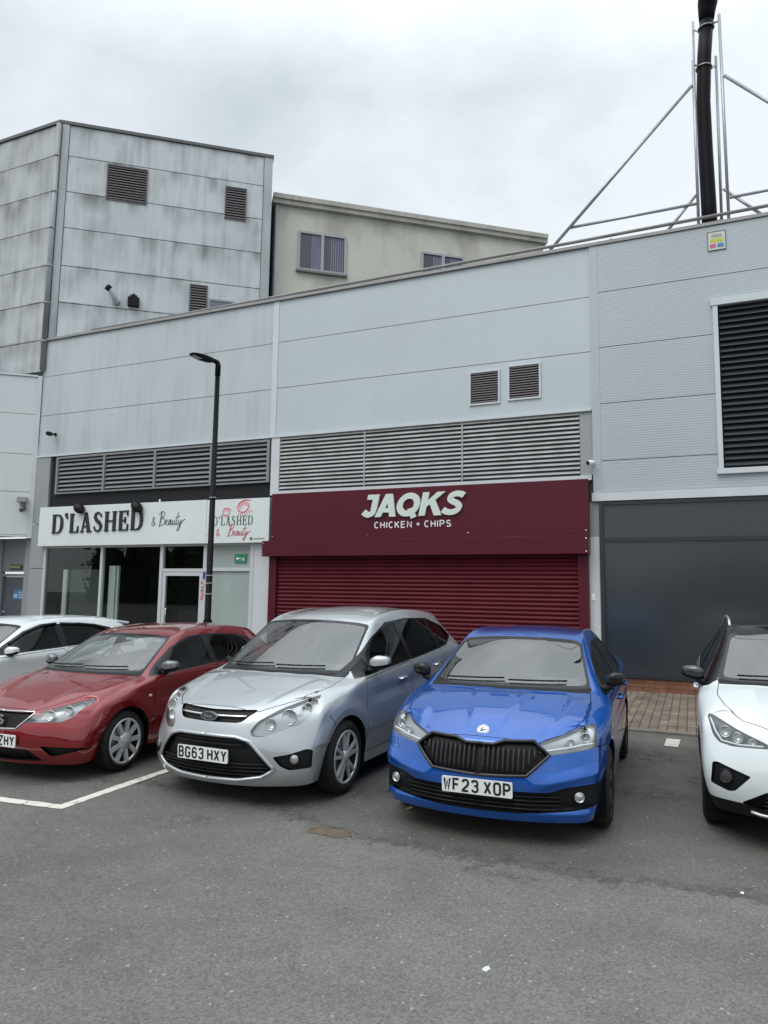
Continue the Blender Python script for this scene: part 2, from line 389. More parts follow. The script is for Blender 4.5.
class CarBody:
    def __init__(s, sp):
        st = sp['stations']; fr = sp['front']; re = sp['rear']
        S = len(st) + 1                # s=0 front corner, 1..len stations, S rear corner
        s.sp = sp; s.S = S
        V = []; idx = {}
        def put(key, p):
            idx[key] = len(V); V.append(Vector(p))
        nk = 6
        side = {}
        for k in range(nk):
            z, yc, sw, xc = fr[k][:4]; side[(k, 0)] = (xc, yc + sw, z + fr_lift(fr, k))
            z, yc, sw, xc = re[k][:4]; side[(k, S)] = (xc, yc - sw, z)
        for i, t in enumerate(st):
            y, x0, x2, xb, zb, xr, zr, zc, yc = t[:9]
            zs = sp.get('zs', .2); z1 = sp.get('z1', .36); z2 = sp.get('z2', .53)
            side[(0, i + 1)] = (x0, y, zs); side[(1, i + 1)] = (lerp(x0, x2, .65), y, z1); side[(2, i + 1)] = (x2, y, z2)
            side[(3, i + 1)] = (lerp(x2, xb, .35), y, lerp(z2, zb, .55)); side[(4, i + 1)] = (xb, y, zb); side[(5, i + 1)] = (xr, y, zr)
        fx = [0.0, .42, .76, 1.0]
        def fpt(k, j, tab, sg):
            z, yc, sw, xc = tab[k][:4]
            return (xc * fx[j], yc + sg * sw * fx[j] ** sp.get('fpow', 2.6), z + (fr_lift(fr, k) * fx[j] ** 2 if sg > 0 else 0))
        for sx in (1, -1):
            for k in range(nk):
                for i in range(S + 1):
                    p = side[(k, i)]; put(('s', sx, k, i), (p[0] * sx, p[1], p[2]))
                for j in (1, 2):
                    p = fpt(k, j, fr, 1); put(('f', sx, k, j), (p[0] * sx, p[1], p[2]))
                    p = fpt(k, j, re, -1); put(('r', sx, k, j), (p[0] * sx, p[1], p[2]))
        for k in range(nk):
            put(('f', 0, k, 0), fpt(k, 0, fr, 1)); put(('r', 0, k, 0), fpt(k, 0, re, -1))
        tx = [0, .42, .78, 1]
        s.T = {}
        for i, t in enumerate(st):
            y, x0, x2, xb, zb, xr, zr, zc, yc = t[:9]
            for j in range(3):
                q = tx[j]
                p = (xr * q, yc + (y - yc) * q ** 2.2, zc + (zr - zc) * q ** 2.4)
                s.T[(i + 1, j)] = p
                if j == 0: put(('t', 0, i + 1, 0), p)
                else:
                    for sx in (1, -1): put(('t', sx, i + 1, j), (p[0] * sx, p[1], p[2]))
            s.T[(i + 1, 3)] = (xr, y, zr)
        def SD(sx, k, i): return idx[('s', sx, k, i)]
        def FR(sx, k, j): return SD(sx, k, 0) if j == 3 else idx[('f', 0, k, 0)] if j == 0 else idx[('f', sx, k, j)]
        def RE(sx, k, j): return SD(sx, k, S) if j == 3 else idx[('r', 0, k, 0)] if j == 0 else idx[('r', sx, k, j)]
        def TT(sx, i, j):
            if i == 0: return FR(sx, nk - 1, j)
            if i == S: return RE(sx, nk - 1, j)
            if j == 3: return SD(sx, nk - 1, i)
            return idx[('t', 0, i, 0)] if j == 0 else idx[('t', sx, i, j)]
        F = []; cr = {}
        for sx in (1, -1):
            def quad(a, b, c, d): F.append((a, b, c, d) if sx > 0 else (d, c, b, a))
            for k in range(nk - 1):
                for i in range(S): quad(SD(sx, k, i), SD(sx, k, i + 1), SD(sx, k + 1, i + 1), SD(sx, k + 1, i))
                for j in range(3):
                    quad(FR(sx, k, j), FR(sx, k, j + 1), FR(sx, k + 1, j + 1), FR(sx, k + 1, j))
                    quad(RE(sx, k, j + 1), RE(sx, k, j), RE(sx, k + 1, j), RE(sx, k + 1, j + 1))
            for i in range(S):
                for j in range(3): quad(TT(sx, i, j), TT(sx, i, j + 1), TT(sx, i + 1, j + 1), TT(sx, i + 1, j))
            cw = sp['cowl']; hd = sp['header']; re_ = sp['roofend']
            for j in range(3):
                cr[(TT(sx, cw, j), TT(sx, cw, j + 1))] = .45
                cr[(TT(sx, hd, j), TT(sx, hd, j + 1))] = .25
                cr[(TT(sx, re_, j), TT(sx, re_, j + 1))] = .5
                cr[(FR(sx, nk - 1, j), FR(sx, nk - 1, j + 1))] = sp.get('lipcrease', .2)
            for i in range(cw, re_): cr[(SD(sx, 5, i), SD(sx, 5, i + 1))] = .35
            for i in range(cw - 1, S - 1): cr[(SD(sx, 4, i), SD(sx, 4, i + 1))] = .35
            for i in range(1, S - 1): cr[(SD(sx, 3, i), SD(sx, 3, i + 1))] = sp.get('sidecrease', .3)
            for i in range(0, cw): cr[(SD(sx, 5, i), SD(sx, 5, i + 1))] = sp.get('hoodcrease', .25)
        cr2 = {}
        for (a, b), w in cr.items(): cr2[(a, b)] = w
        tgt = [v.copy() for v in V]; cage = [v.copy() for v in V]
        for it in range(3):
            vs, fs = subdivide_cage([tuple(v) for v in cage], F, cr2, 2)
            for n_ in range(len(V)): cage[n_] += (tgt[n_] - vs[n_]) * 0.75
        vs, fs = subdivide_cage([tuple(v) for v in cage], F, cr2, sp.get('lev', 3))
        bm = bmesh.new()
        bv = [bm.verts.new(v) for v in vs]
        for f in fs: bm.faces.new([bv[i] for i in f])
        bmesh.ops.recalc_face_normals(bm, faces=bm.faces)
        if sp.get('sculpt'):
            for v in bm.verts: v.co = Vector(sp['sculpt'](v.co.copy()))
        bm.normal_update()
        s.bvh = BVHTree.FromBMesh(bm)
        dead = [f for f in bm.faces if f.calc_center_median().x < -1e-5]
        bmesh.ops.delete(bm, geom=dead, context='FACES')
        for v in bm.verts:
            if abs(v.co.x) < 1e-4: v.co.x = 0
        s.tl = bm.faces.layers.int.new('tag')
        bm.normal_update()
        s.bm = bm
        s.full = [(v.co.copy()) for v in bm.verts]
        s.tagnames = ['body']
    # -- cutting
    def cut(s, poly, axis, tag, filt=None, only=None):
        if tag not in s.tagnames: s.tagnames.append(tag)
        ti = s.tagnames.index(tag); bm = s.bm; tl = s.tl
        a, b = AX[axis]; c = 3 - a - b
        base = {'front': lambda f: f.normal.y < -0.08, 'side': lambda f: f.normal.x > 0.25, 'top': lambda f: f.normal.z > 0.25}[axis]
        us = [p[0] for p in poly]; vs_ = [p[1] for p in poly]
        U0, U1, V0, V1 = min(us), max(us), min(vs_), max(vs_)
        onlyi = None if only is None else {s.tagnames.index(t) for t in only if t in s.tagnames}
        def bb(f):
            uu = [v.co[a] for v in f.verts]; vv = [v.co[b] for v in f.verts]
            return min(uu), max(uu), min(vv), max(vv)
        cand = set()
        for f in bm.faces:
            if onlyi is not None and f[tl] not in onlyi: continue
            if not base(f): continue
            if filt and not filt(f.calc_center_median()): continue
            q = bb(f)
            if q[1] < U0 or q[0] > U1 or q[3] < V0 or q[2] > V1: continue
            cand.add(f)
        n = len(poly)
        for i in range(n):
            p = poly[i]; q = poly[(i + 1) % n]
            du, dv = q[0] - p[0], q[1] - p[1]
            if abs(du) + abs(dv) < 1e-6: continue
            lu, hu = min(p[0], q[0]) - .001, max(p[0], q[0]) + .001; lv, hv = min(p[1], q[1]) - .001, max(p[1], q[1]) + .001
            sub = []
            for f in cand:
                w = bb(f)
                if w[1] < lu or w[0] > hu or w[3] < lv or w[2] > hv: continue
                ds = [(v.co[a] - p[0]) * dv - (v.co[b] - p[1]) * du for v in f.verts]
                if min(ds) < -1e-7 and max(ds) > 1e-7: sub.append(f)
            if not sub: continue
            geom = set(sub)
            for f in sub: geom.update(f.edges); geom.update(f.verts)
            co = [0, 0, 0]; no = [0, 0, 0]; co[a] = p[0]; co[b] = p[1]; no[a] = dv; no[b] = -du
            ret = bmesh.ops.bisect_plane(bm, geom=list(geom), dist=1e-6, plane_co=co, plane_no=no)
            cand = {f for f in cand if f.is_valid} | {g for g in ret['geom'] if isinstance(g, bmesh.types.BMFace)}
        for f in cand:
            if not f.is_valid: continue
            ce = f.calc_center_median()
            if inpoly((ce[a], ce[b]), poly): f[tl] = ti
    def line(s, pts, axis, tag, w=0.006, filt=None, only=None):
        """cut a narrow strip along a polyline"""
        for i in range(len(pts) - 1):
            p = Vector(pts[i]); q = Vector(pts[i + 1]); d = (q - p).normalized(); nn = Vector((-d.y, d.x)) * w / 2; e = d * w * .4
            s.cut([tuple(p - e + nn), tuple(p - e - nn), tuple(q + e - nn), tuple(q + e + nn)], axis, tag, filt, only)
    # -- surface lookups
    def hit(s, u, v, axis):
        if axis == 'front': o, d = Vector((u, -3, v)), Vector((0, 1, 0))
        elif axis == 'side': o, d = Vector((3, u, v)), Vector((-1, 0, 0))
        else: o, d = Vector((u, v, 4)), Vector((0, 0, -1))
        loc, no, i, dist = s.bvh.ray_cast(o, d)
        return (loc, no) if loc is not None else (None, None)
    def path(s, pts, axis, off=0.0, step=0.03, closed=False):
        out = []; P = list(pts) + ([pts[0]] if closed else [])
        for i in range(len(P) - 1):
            L = math.hypot(P[i + 1][0] - P[i][0], P[i + 1][1] - P[i][1]); n = max(1, int(L / step))
            for k in range(n):
                t = k / n; h, no = s.hit(lerp(P[i][0], P[i + 1][0], t), lerp(P[i][1], P[i + 1][1], t), axis)
                if h: out.append(h + no * off)
        if not closed:
            h, no = s.hit(*P[-1], axis)
            if h: out.append(h + no * off)
        return out
    # -- extraction
    def grab(s, tags):
        ti = {s.tagnames.index(t) for t in tags if t in s.tagnames}
        return [f for f in s.bm.faces if f[s.tl] in ti]
    def finish(s): s.bm.normal_update(); s.bm.verts.index_update(); s.vn = {v: v.normal.copy() for v in s.bm.verts}
    def part(s, faces, name, mats, parent, side=0, off=0.0, lip=0.0, shift=(0, 0, 0), wall=None, smi=None, lipm=0):
        """side 0: both halves in one mesh; +1 / -1: one half. lip: return edge pushed inwards; wall: recess depth vector joined to the surface rim"""
        V = []; NM = []; FC = []; MI = []
        for sx in ((1, -1) if side == 0 else (side,)):
            m = {}
            def vid(v, o2=off, sh=shift):
                key = (v, o2, sh)
                if key not in m:
                    p = v.co + s.vn[v] * o2 + Vector(sh); n = s.vn[v]
                    if sx < 0: p = Vector((-p.x, p.y, p.z)); n = Vector((-n.x, n.y, n.z))
                    m[key] = len(V); V.append(p); NM.append(n)
                return m[key]
            fs = set(faces)
            for f in faces:
                ix = [vid(v) for v in f.verts]
                FC.append(ix if sx > 0 else ix[::-1]); MI.append(smi[f[s.tl]] if smi and f[s.tl] in smi else 0)
            if lip or wall is not None:
                for f in faces:
                    for lp in f.loops:
                        e = lp.edge
                        if sum(1 for g in e.link_faces if g in fs) == 1 and not (abs(e.verts[0].co.x) < 1e-4 and abs(e.verts[1].co.x) < 1e-4):
                            a_, b_ = lp.vert, lp.link_loop_next.vert
                            ea = (b_.co - a_.co)
                            inw = f.normal.cross(ea).normalized()
                            def add(p, n):
                                if sx < 0: p = Vector((-p.x, p.y, p.z)); n = Vector((-n.x, n.y, n.z))
                                V.append(p); NM.append(n); return len(V) - 1
                            if wall is not None:
                                w = Vector(shift); pa = a_.co + s.vn[a_] * off; pb = b_.co + s.vn[b_] * off
                                ix = [add(pa, inw), add(pb, inw), add(pb + w, inw), add(pa + w, inw)]; ix = ix[::-1]
                            else:
                                nn = -f.normal * lip
                                pa, pb = a_.co, b_.co
                                ix = [add(pa, -inw), add(pa + nn, -inw), add(pb + nn, -inw), add(pb, -inw)]
                            FC.append(ix if sx > 0 else ix[::-1]); MI.append(lipm)
        me = bpy.data.meshes.new(name); me.from_pydata([tuple(v) for v in V], [], FC)
        for mm in (mats if isinstance(mats, (list, tuple)) else [mats]): me.materials.append(mm)
        me.polygons.foreach_set('material_index', MI); me.polygons.foreach_set('use_smooth', [True] * len(FC)); me.update()
        me.normals_split_custom_set_from_vertices([tuple(n) for n in NM])
        o = bpy.data.objects.new(name, me); COL.objects.link(o); o.parent = parent
        return o

def fr_lift(fr, k): return fr[k][4] if len(fr[k]) > 4 else 0.0

def round_poly(poly, r=0.012, n=3):
    """round the corners of a polygon"""
    out = []; L = len(poly)
    for i in range(L):
        p = Vector(poly[i]); a = Vector(poly[i - 1]) - p; b = Vector(poly[(i + 1) % L]) - p
        q = min(r, a.length * .45, b.length * .45)
        s = p + a.normalized() * q; e = p + b.normalized() * q
        for k in range(n + 1):
            t = k / n; out.append(tuple(s * (1 - t) ** 2 + p * 2 * t * (1 - t) + e * t * t))
    return out

def make_wheel(parent, x, y, rad, width, rimr, kind, sx):
    """wheel at the outer face x (signed by sx)"""
    hub = x * sx; ax = (sx, 0, 0)
    w = MB(); c = (hub, y, rad)
    prof = [(-width, rimr - .01), (-width, rad - .05), (-width + .012, rad - .02), (-width + .035, rad - .004), (-width * .5, rad), (-.035, rad - .004), (-.012, rad - .02), (0.003, rad - .05), (0.006, rimr + .03), (-.004, rimr + .004), (-.012, rimr - .004)]
    w.lathe(c, ax, prof, 40)
    wheel = w.build('wheel', BLACK if False else RUBBER, parent, local=True)
    # brake and barrel seen behind the spokes
    b = MB(); b.lathe(c, ax, [(-.01, rimr), (-.03, rimr - .015), (-width * .8, rimr - .02)], 36)
    b.lathe(c, ax, [(-.075, .001), (-.075, rimr - .02)], 36, mi=1)
    b.lathe(c, ax, [(-.062, .0), (-.062, rimr * .72), (-.072, rimr * .72)], 30, mi=2)
    rimm = SILVER if kind in ('five', 'cap', 'plain') else DARKALLOY
    r = b; up = Vector((0, 0, 1)); fw = Vector((0, 1, 0)); X = Vector(ax); C = Vector(c)
    def P(rr, an, d): return C + X * d + (fw * math.cos(an) + up * math.sin(an)) * rr
    r.lathe(c, ax, [(-.012, rimr), (-.002, rimr - .004), (-.004, rimr - .02), (-.018, rimr - .024)], 40, mi=3)
    if kind == 'five':      # five twin-blade spokes
        ns = 5
        for k in range(ns):
            for dd in (-.16, .16):
                a0 = 2 * math.pi * k / ns + .3; ai = a0 + dd * 1.1; ao = a0 + dd * 1.35
                hw = .035
                r.hexa([P(.05, ai - .35, -.03), P(.05, ai + .35, -.03), P(rimr - .012, ao + hw * 1.6, -.03), P(rimr - .012, ao - hw * 1.6, -.03),
                        P(.05, ai - .3, -.006), P(.05, ai + .3, -.006), P(rimr - .012, ao + hw * 1.3, -.004), P(rimr - .012, ao - hw * 1.3, -.004)], 3)
    elif kind == 'cap':     # nine-slot wheel trim
        ns = 9
        for k in range(ns):
            a0 = 2 * math.pi * k / ns; wd = .2
            r.hexa([P(.06, a0 - .34, -.03), P(.06, a0 + .34, -.03), P(rimr - .012, a0 + wd * .62, -.025), P(rimr - .012, a0 - wd * .62, -.025),
                    P(.06, a0 - .33, -.004), P(.06, a0 + .33, -.004), P(rimr - .012, a0 + wd * .55, -.003), P(rimr - .012, a0 - wd * .55, -.003)], 3)
        r.lathe(c, ax, [(0.0, .0), (-.001, .075), (-.02, .085)], 24, mi=3)
    else:
        ns = 5 if kind == 'dark' else 10
        for k in range(ns):
            a0 = 2 * math.pi * k / ns + .2; wd = .22 if ns == 5 else .1
            r.hexa([P(.05, a0 - .5, -.035), P(.05, a0 + .5, -.035), P(rimr - .012, a0 + wd, -.03), P(rimr - .012, a0 - wd, -.03),
                    P(.05, a0 - .42, -.008), P(.05, a0 + .42, -.008), P(rimr - .012, a0 + wd * .8, -.004), P(rimr - .012, a0 - wd * .8, -.004)], 3)
    r.lathe(c, ax, [(0.004, .0), (0.003, .025), (-.002, .03), (-.006, .055), (-.03, .06)], 24, mi=3)
    r.build('rim', [RUBBER if False else BLACK, BLACK, mat('brake_disc', (.25, .25, .25), .4, .8), rimm], wheel, local=True)
    return wheel

def make_mirror(parent, sx, x, y, z, cap, size=(.2, .13, .15), low=BLACK, fold=False):
    """door mirror: rounded housing on a short foot; x,y,z = inner root"""
    hx, hy, hz = size
    prof = [(.02, .55, .50), (.06, .85, .85), (hx * .45, 1, 1), (hx * .82, .92, .84), (hx * .96, .7, .6), (hx, .4, .3)]
    n = 16; rings = []
    top = MB(); bot = MB()
    def ring(mb, u, sy, sz, lo, hi):
        pts = []
        for k in range(n + 1):
            an = lo + (hi - lo) * k / n
            cy = math.cos(an); sz_ = math.sin(an)
            yy = math.copysign(abs(cy) ** .6, cy) * hy * .5 * sy; zz = math.copysign(abs(sz_) ** .6, sz_) * hz * .5 * sz
            pts.append((sx * (x - .055 + u), y + yy + u * .22, z + zz * (1 if zz > 0 else 1 - 1.2 * u) + hz * .1 + u * .06))
        return pts
    for mb, lo, hi in ((top, -.25, math.pi + .25), (bot, math.pi + .25, 2 * math.pi - .25)):
        rr = [ring(mb, u, a, b, lo, hi) for u, a, b in prof]
        o = len(mb.v)
        for q in rr: mb.v += q
        w = n + 1
        for i in range(len(rr) - 1):
            for k in range(n):
                f = [o + i * w + k, o + i * w + k + 1, o + (i + 1) * w + k + 1, o + (i + 1) * w + k]
                mb.f.append(f if sx < 0 else f[::-1]); mb.m.append(0); mb.sm.append(True)
        for ridx, fl in ((0, sx > 0), (len(rr) - 1, sx < 0)):
            f = [o + ridx * w + k for k in range(w)]
            mb.f.append(f if fl else f[::-1]); mb.m.append(0); mb.sm.append(False)
    if fold:        # swung back flat against the door glass
        for mb in (top, bot):
            mb.v = [(sx * (x - .06 + (b - y) * .4 + .03), y + .17 + (sx * a - x + .05) * .95, c) for a, b, c in mb.v]
    t = top.build('door_mirror', cap, parent, local=True)
    bot.tube([(sx * (x - .09), y - .01, z - .075), (sx * (x - .05), y, z - .06), (sx * (x + .02), y + .01, z - .03)], [.036, .030, .034], 10)
    bot.build('mirror_foot', low, t, local=True)
    return t

def number_plate(parent, text, xc, y, zc, tilt=0.0, side_only=None):
    w, h = .52, .111
    t = R(tilt)
    def F(px, py, d): return (xc + px, y + py * math.sin(t) - d * math.cos(t) , zc + py * math.cos(t) + d * math.sin(t) * 0)
    mb = MB()
    pts = round_poly([(-w / 2, -h / 2), (w / 2, -h / 2), (w / 2, h / 2), (-w / 2, h / 2)], .012)
    o = [F(p[0], p[1], 0.006) for p in pts]; o2 = [F(p[0], p[1], -0.004) for p in pts]; n = len(pts)
    mb.add(o + o2, [list(range(n))] + [[i, (i + n), ((i + 1) % n + n), (i + 1) % n] for i in range(n)])
    pl = mb.build('number_plate', PLATE, parent, local=True)
    L = MB(); hh = .078; st = .0155
    g = .028; cw = .86
    tot = text_width(text, hh, cw, g, .30)
    block_text(L, lambda a, b, d: F(a, b, .006 + d), text, -tot / 2, -hh / 2 + .001, hh, cw, st, g, .0008, .30)
    if L.v: L.build('plate_lettering', PLATEK, pl, local=True)
    return pl

def car(sp):
    r = root(sp['name'], sp['label'], 'car', (sp['pos'][0], sp['pos'][1], 0), (0, 0, R(sp['yaw'])), 'cars parked in front of the shops')
    B = CarBody(sp); P = sp['paint']
    cowl, hd, rend, S = sp['cowl'], sp['header'], sp['roofend'], B.S
    # ---- windscreen outline from the shell's own stations
    T = B.T
    top = []
    ins = sp.get('pillar', .05)
    bot = [(T[(cowl, j)][0], T[(cowl, j)][2] + .012) for j in (0, 1, 2)] + [(T[(cowl, 3)][0] - ins * 1.0, T[(cowl, 3)][2] + .022)]
    sidep = []
    for i in range(cowl + 1, hd): sidep.append((T[(i, 3)][0] - ins, T[(i, 3)][2]))
    topp = [(T[(hd, 3)][0] - ins, T[(hd, 3)][2] - .03), (T[(hd, 2)][0], T[(hd, 2)][2] - .03), (T[(hd, 1)][0], T[(hd, 1)][2] - .03), (-.02, T[(hd, 0)][2] - .03)]
    ws = [(-.02, bot[0][1])] + bot[1:] + sidep + topp
    yl, yh = T[(cowl, 0)][1] - .12, T[(hd, 3)][1] + .12
    wf = lambda c: yl < c.y < yh
    # glass border (black ceramic band), then the clear pane inside it
    B.cut(round_poly(ws, .03), 'front', 'ws_band', wf)
    ws2 = []; bw = .020
    for i, p in enumerate(ws):
        a = Vector(ws[i - 1]); c_ = Vector(ws[(i + 1) % len(ws)]); q = Vector(p)
        e1 = (q - a).normalized(); e2 = (c_ - q).normalized(); n1 = Vector((-e1.y, e1.x)); n2 = Vector((-e2.y, e2.x)); nn = (n1 + n2).normalized()
        if p[0] < 0: ws2.append((p[0], p[1] + (bw if i == 0 else -bw)))
        else: q = q + nn * (bw / max(.5, nn.dot(n1))); ws2.append((q.x, q.y))
    B.cut(round_poly(ws2, .04), 'front', 'windscreen', None, ['ws_band'])
    if 'dlo' in sp:
        B.cut(round_poly(sp['dlo'], .02), 'side', 'dlo', lambda c: c.z > .8)
        for i, g in enumerate(sp['panes']): B.cut(round_poly(g[0], .015), 'side', 'pane%d' % i, lambda c: c.z > .8)
    if sp.get('roofblack'): B.cut([(-.02, 1.16), (.78, 1.22), (.74, 3.75), (-.02, 3.8)], 'top', 'roofblack', lambda c: c.z > 1.09, ['body'])
    if sp.get('roofblack'): B.cut([(1.14, 1.045), (1.24, 1.02), (3.72, 1.16), (3.9, 1.3), (3.0, 1.75), (1.6, 1.62)], 'side', 'roofblack', None, ['body'])
    # ---- front features
    fronty = lambda c: c.y < 1.15
    for nm, poly, rr in sp['cuts_front']: B.cut(round_poly(poly, rr), 'front', nm, fronty)
    for nm, poly, rr in sp.get('cuts_side', []): B.cut(round_poly(poly, rr), 'side', nm, None)
    # ---- wheel arches
    for wy, wr in ((sp['fa'], sp['archr']), (sp['ra'], sp['archr'])):
        c = [(wy + wr * math.cos(R(a)), sp['wr'] + wr * math.sin(R(a))) for a in range(0, 181, 10)] + [(wy - wr, .05), (wy + wr, .05)]
        if sp.get('clad'):
            wc = wr + .075
            c2 = [(wy + wc * math.cos(R(a)), sp['wr'] + wc * math.sin(R(a))) for a in range(0, 181, 10)] + [(wy - wc, .05), (wy + wc, .05)]
            B.cut(c2, 'side', 'cladding', lambda q: q.x > .5)
        B.cut(c, 'side', 'hole', lambda q: q.x > .5)
    if sp.get('clad'):
        B.cut([(-.1, .0), (sp['L'] + .1, .0), (sp['L'] + .1, sp['clad']), (-.1, sp['clad'])], 'side', 'cladding', None, ['body'])
        B.cut([(-.02, .0), (1.2, .0), (1.2, sp['clad']), (-.02, sp['clad'] - .02)], 'front', 'cladding', fronty, ['body'])
    elif 0:
        B.cut([(-.1, .0), (sp['L'] + .1, .0), (sp['L'] + .1, sp.get('zs', .2) + .025), (-.1, sp.get('zs', .2) + .012)], 'side', 'lower_trim', None, ['body'])
        B.cut([(-.02, .0), (1.2, .0), (1.2, sp.get('zs', .2) + .006), (-.02, sp.get('zs', .2) + .006)], 'front', 'lower_trim', fronty, ['body'])
    # ---- doors, bonnet, shut lines
    for nm, poly in sp['doors']: B.cut(round_poly(poly, .04), 'side', nm, None, ['body'])
    for ln in sp['door_lines']: B.line(ln, 'side', 'gap', .007, None, ['body', 'door0', 'door1', 'lower_trim'])
    for nm, poly in sp['doors']: B.line(list(round_poly(poly, .04)) + [round_poly(poly, .04)[0]], 'side', 'gap', .007, None, ['body', nm])
    bl = [p for p in sp['bonnet_line'] if p[1] < .86 and p[0] > .1]
    bl = bl + [(T[(cowl, 3)][0] - .02, T[(cowl, 3)][1] - .05), (T[(cowl, 2)][0], T[(cowl, 2)][1] - .03), (T[(cowl, 1)][0], T[(cowl, 1)][1] - .022), (.01, T[(cowl, 0)][1] - .02)]
    B.cut([(-.02, bl[0][1])] + bl + [(-.02, bl[-1][1])], 'top', 'bonnet', lambda c: c.z > .6, ['body'])
    B.line([(-.01, bl[0][1])] + bl, 'top', 'gap', .006, lambda c: c.z > .6, ['body', 'bonnet'])
    for ln in sp.get('front_lines', []): B.line(ln, 'front', 'gap', .007, fronty, ['body'])
    # cowl strip at the windscreen foot
    cs_ = bl[-4:][::-1]
    xe = T[(cowl, 3)][0] - ins * .6
    cs_ = [(min(x, xe), y + .002) for x, y in cs_]
    B.cut([(-.02, cs_[0][1])] + cs_ + [(xe, cs_[-1][1] + .06), (xe - .03, cs_[-1][1] + .13), (.45, cs_[1][1] + .2), (-.02, cs_[0][1] + .2)], 'top', 'cowl', lambda c: c.z > .7, ['body'])
    B.finish()
    tn = B.tagnames
    smi = {tn.index('gap'): 1}
    for t_, m_ in (('lower_trim', 2), ('cladding', 2), ('dlo', 3), ('ws_band', 3), ('cowl', 2), ('roofblack', 3)):
        if t_ in tn: smi[tn.index(t_)] = m_
    bodyt = ['body', 'gap', 'lower_trim', 'cladding', 'dlo', 'ws_band', 'cowl', 'roofblack']
    body = B.part(B.grab(bodyt), 'body', [P, GAPM, sp.get('trim', BLACK), BLACKG], r, lip=.03, smi=smi, lipm=1)
    B.part(B.grab(['bonnet']), 'bonnet', P, r)
    ndoor = len(sp['doors'])
    for sx in (1, -1):
        for nm, _ in sp['doors']:
            fs = B.grab([nm])
            if fs:
                d = B.part(fs, 'door', P, r, side=sx)
                di = int(nm[-1]); hp = sp['handles'][di]
                h, no = B.hit(hp[0], hp[1], 'side')
                mb = MB(); L_ = .1
                pts = []
                for t in (-1, -.8, -.4, 0, .4, .8, 1):
                    hh, nn = B.hit(hp[0] + t * L_, hp[1] + t * .006, 'side')
                    if hh: pts.append((sx * (hh.x + (.022 if abs(t) < .9 else .0)), hh.y, hh.z))
                if len(pts) > 2: mb.tube(pts, [.012, .016, .017, .017, .017, .016, .012][:len(pts)], 8); mb.build('door_handle', sp.get('handle_mat', P), d, local=True)
    B.part(B.grab(['windscreen']), 'windscreen', sp.get('ws_glass', GLASS_W), r, off=-.002)
    if 'dlo' in sp:
        for i, g in enumerate(sp['panes']):
            for sx in (1, -1): B.part(B.grab(['pane%d' % i]), 'side_window', g[1], r, side=sx, off=-.004)
    # ---- headlights
    for sx in (1, -1):
        fs = B.grab(['headlight'])
        dep = .055
        hl = B.part(fs, 'headlight', sp.get('lamp_back', LAMPGREY), r, side=sx, shift=(-.01, dep, -.004), wall=1)
        B.part(fs, 'headlight_lens', LENS, hl, side=sx, off=-.001)
        for (px, pz, pr, dpt) in sp['bulbs']:
            mb = MB()
            h, no = B.hit(px, pz, 'front')
            if h is None: continue
            c = Vector((sx * h.x, h.y + dpt, h.z)); axd = Vector((sx * .25, -1, .05))
            mb.lathe(c, axd, [(-.03, pr * .3), (-.02, pr * .7), (0, pr * .95), (.012, pr), (.014, pr * .92), (-.002, pr * .8), (-.016, pr * .5), (-.018, 0.001)], 20)
            mb.build('headlamp_bulb', REFLECT, hl, local=True)
        if 'drl' in sp:
            mb = MB()
            pp = B.path(sp['drl'], 'front', -.012)
            mb.tube([(sx * p.x, p.y, p.z) for p in pp], .008, 6); mb.build('running_light', WHITEP, hl, local=True)
        if 'tail' in tn: B.part(B.grab(['tail']), 'tail_lamp', REDLAMP, r, side=sx, off=.002)
    # ---- grilles and intakes, sunk behind the bumper skin
    for nm, pname, m_, dep in sp['recess']:
        fs = B.grab([nm])
        if not fs: continue
        sides = (0,) if any(abs(v.co.x) < 1e-3 for f in fs for v in f.verts) else (1, -1)
        for sx in sides:
            g = B.part(fs, pname, m_, r, side=sx, shift=(0, dep, 0), wall=1)
            for bars in sp.get('bars', {}).get(nm, []):
                mb = MB()
                for pl_ in bars['lines']:
                    pp = B.path(pl_, 'front', 0, .04)
                    pp = [(p.x, p.y + bars['depth'], p.z) for p in pp]
                    if len(pp) > 1:
                        for s2 in ((1, -1) if sx == 0 else (sx,)):
                            q = [(s2 * a, b, c) for a, b, c in pp]
                            if s2 < 0 and max(abs(a) for a, b, c in pp) < 1e-3: continue
                            mb.tube(q, bars['r'], bars.get('n', 6))
                if mb.v: mb.build(bars['name'], bars['mat'], g, local=True)
    for nm, pl_, closed, rad, m_ in sp.get('trims', []):
        mb = MB()
        pp = B.path(pl_, 'front', .003, .03, False)
        if nm.endswith('surround') or pl_[0][0] == 0:
            q = [(p.x, p.y, p.z) for p in pp]
            q2 = [(-a, b, c) for a, b, c in q]
            mb.tube(q, rad, 8); mb.tube(q2, rad, 8)
            mb.build(nm, m_, r, local=True)
        else:
            for sx in (1, -1):
                mb = MB(); mb.tube([(sx * p.x, p.y, p.z) for p in pp], rad, 8); mb.build(nm, m_, r, local=True)
    # ---- fog lamps
    for (fx, fz, frad, back) in sp.get('fogs', []):
        h, no = B.hit(fx, fz, 'front')
        for sx in (1, -1):
            mb = MB(); c = (sx * h.x, h.y + .012, h.z); ax = (sx * .35, -1, 0)
            mb.lathe(c, ax, [(-.03, frad * 1.15), (.0, frad * 1.15), (.004, frad), (-.008, frad * .9)], 20, mi=1)
            mb.lathe(c, ax, [(.002, 0.001), (0, frad * .5), (-.006, frad * .92)], 20, mi=0)
            mb.build('fog_lamp', [back, sp.get('fog_ring', BLACK)], r, local=True)
    # ---- plate and badge
    number_plate(r, sp['plate'], 0, sp['plate_y'], sp['plate_z'], sp.get('plate_tilt', 0))
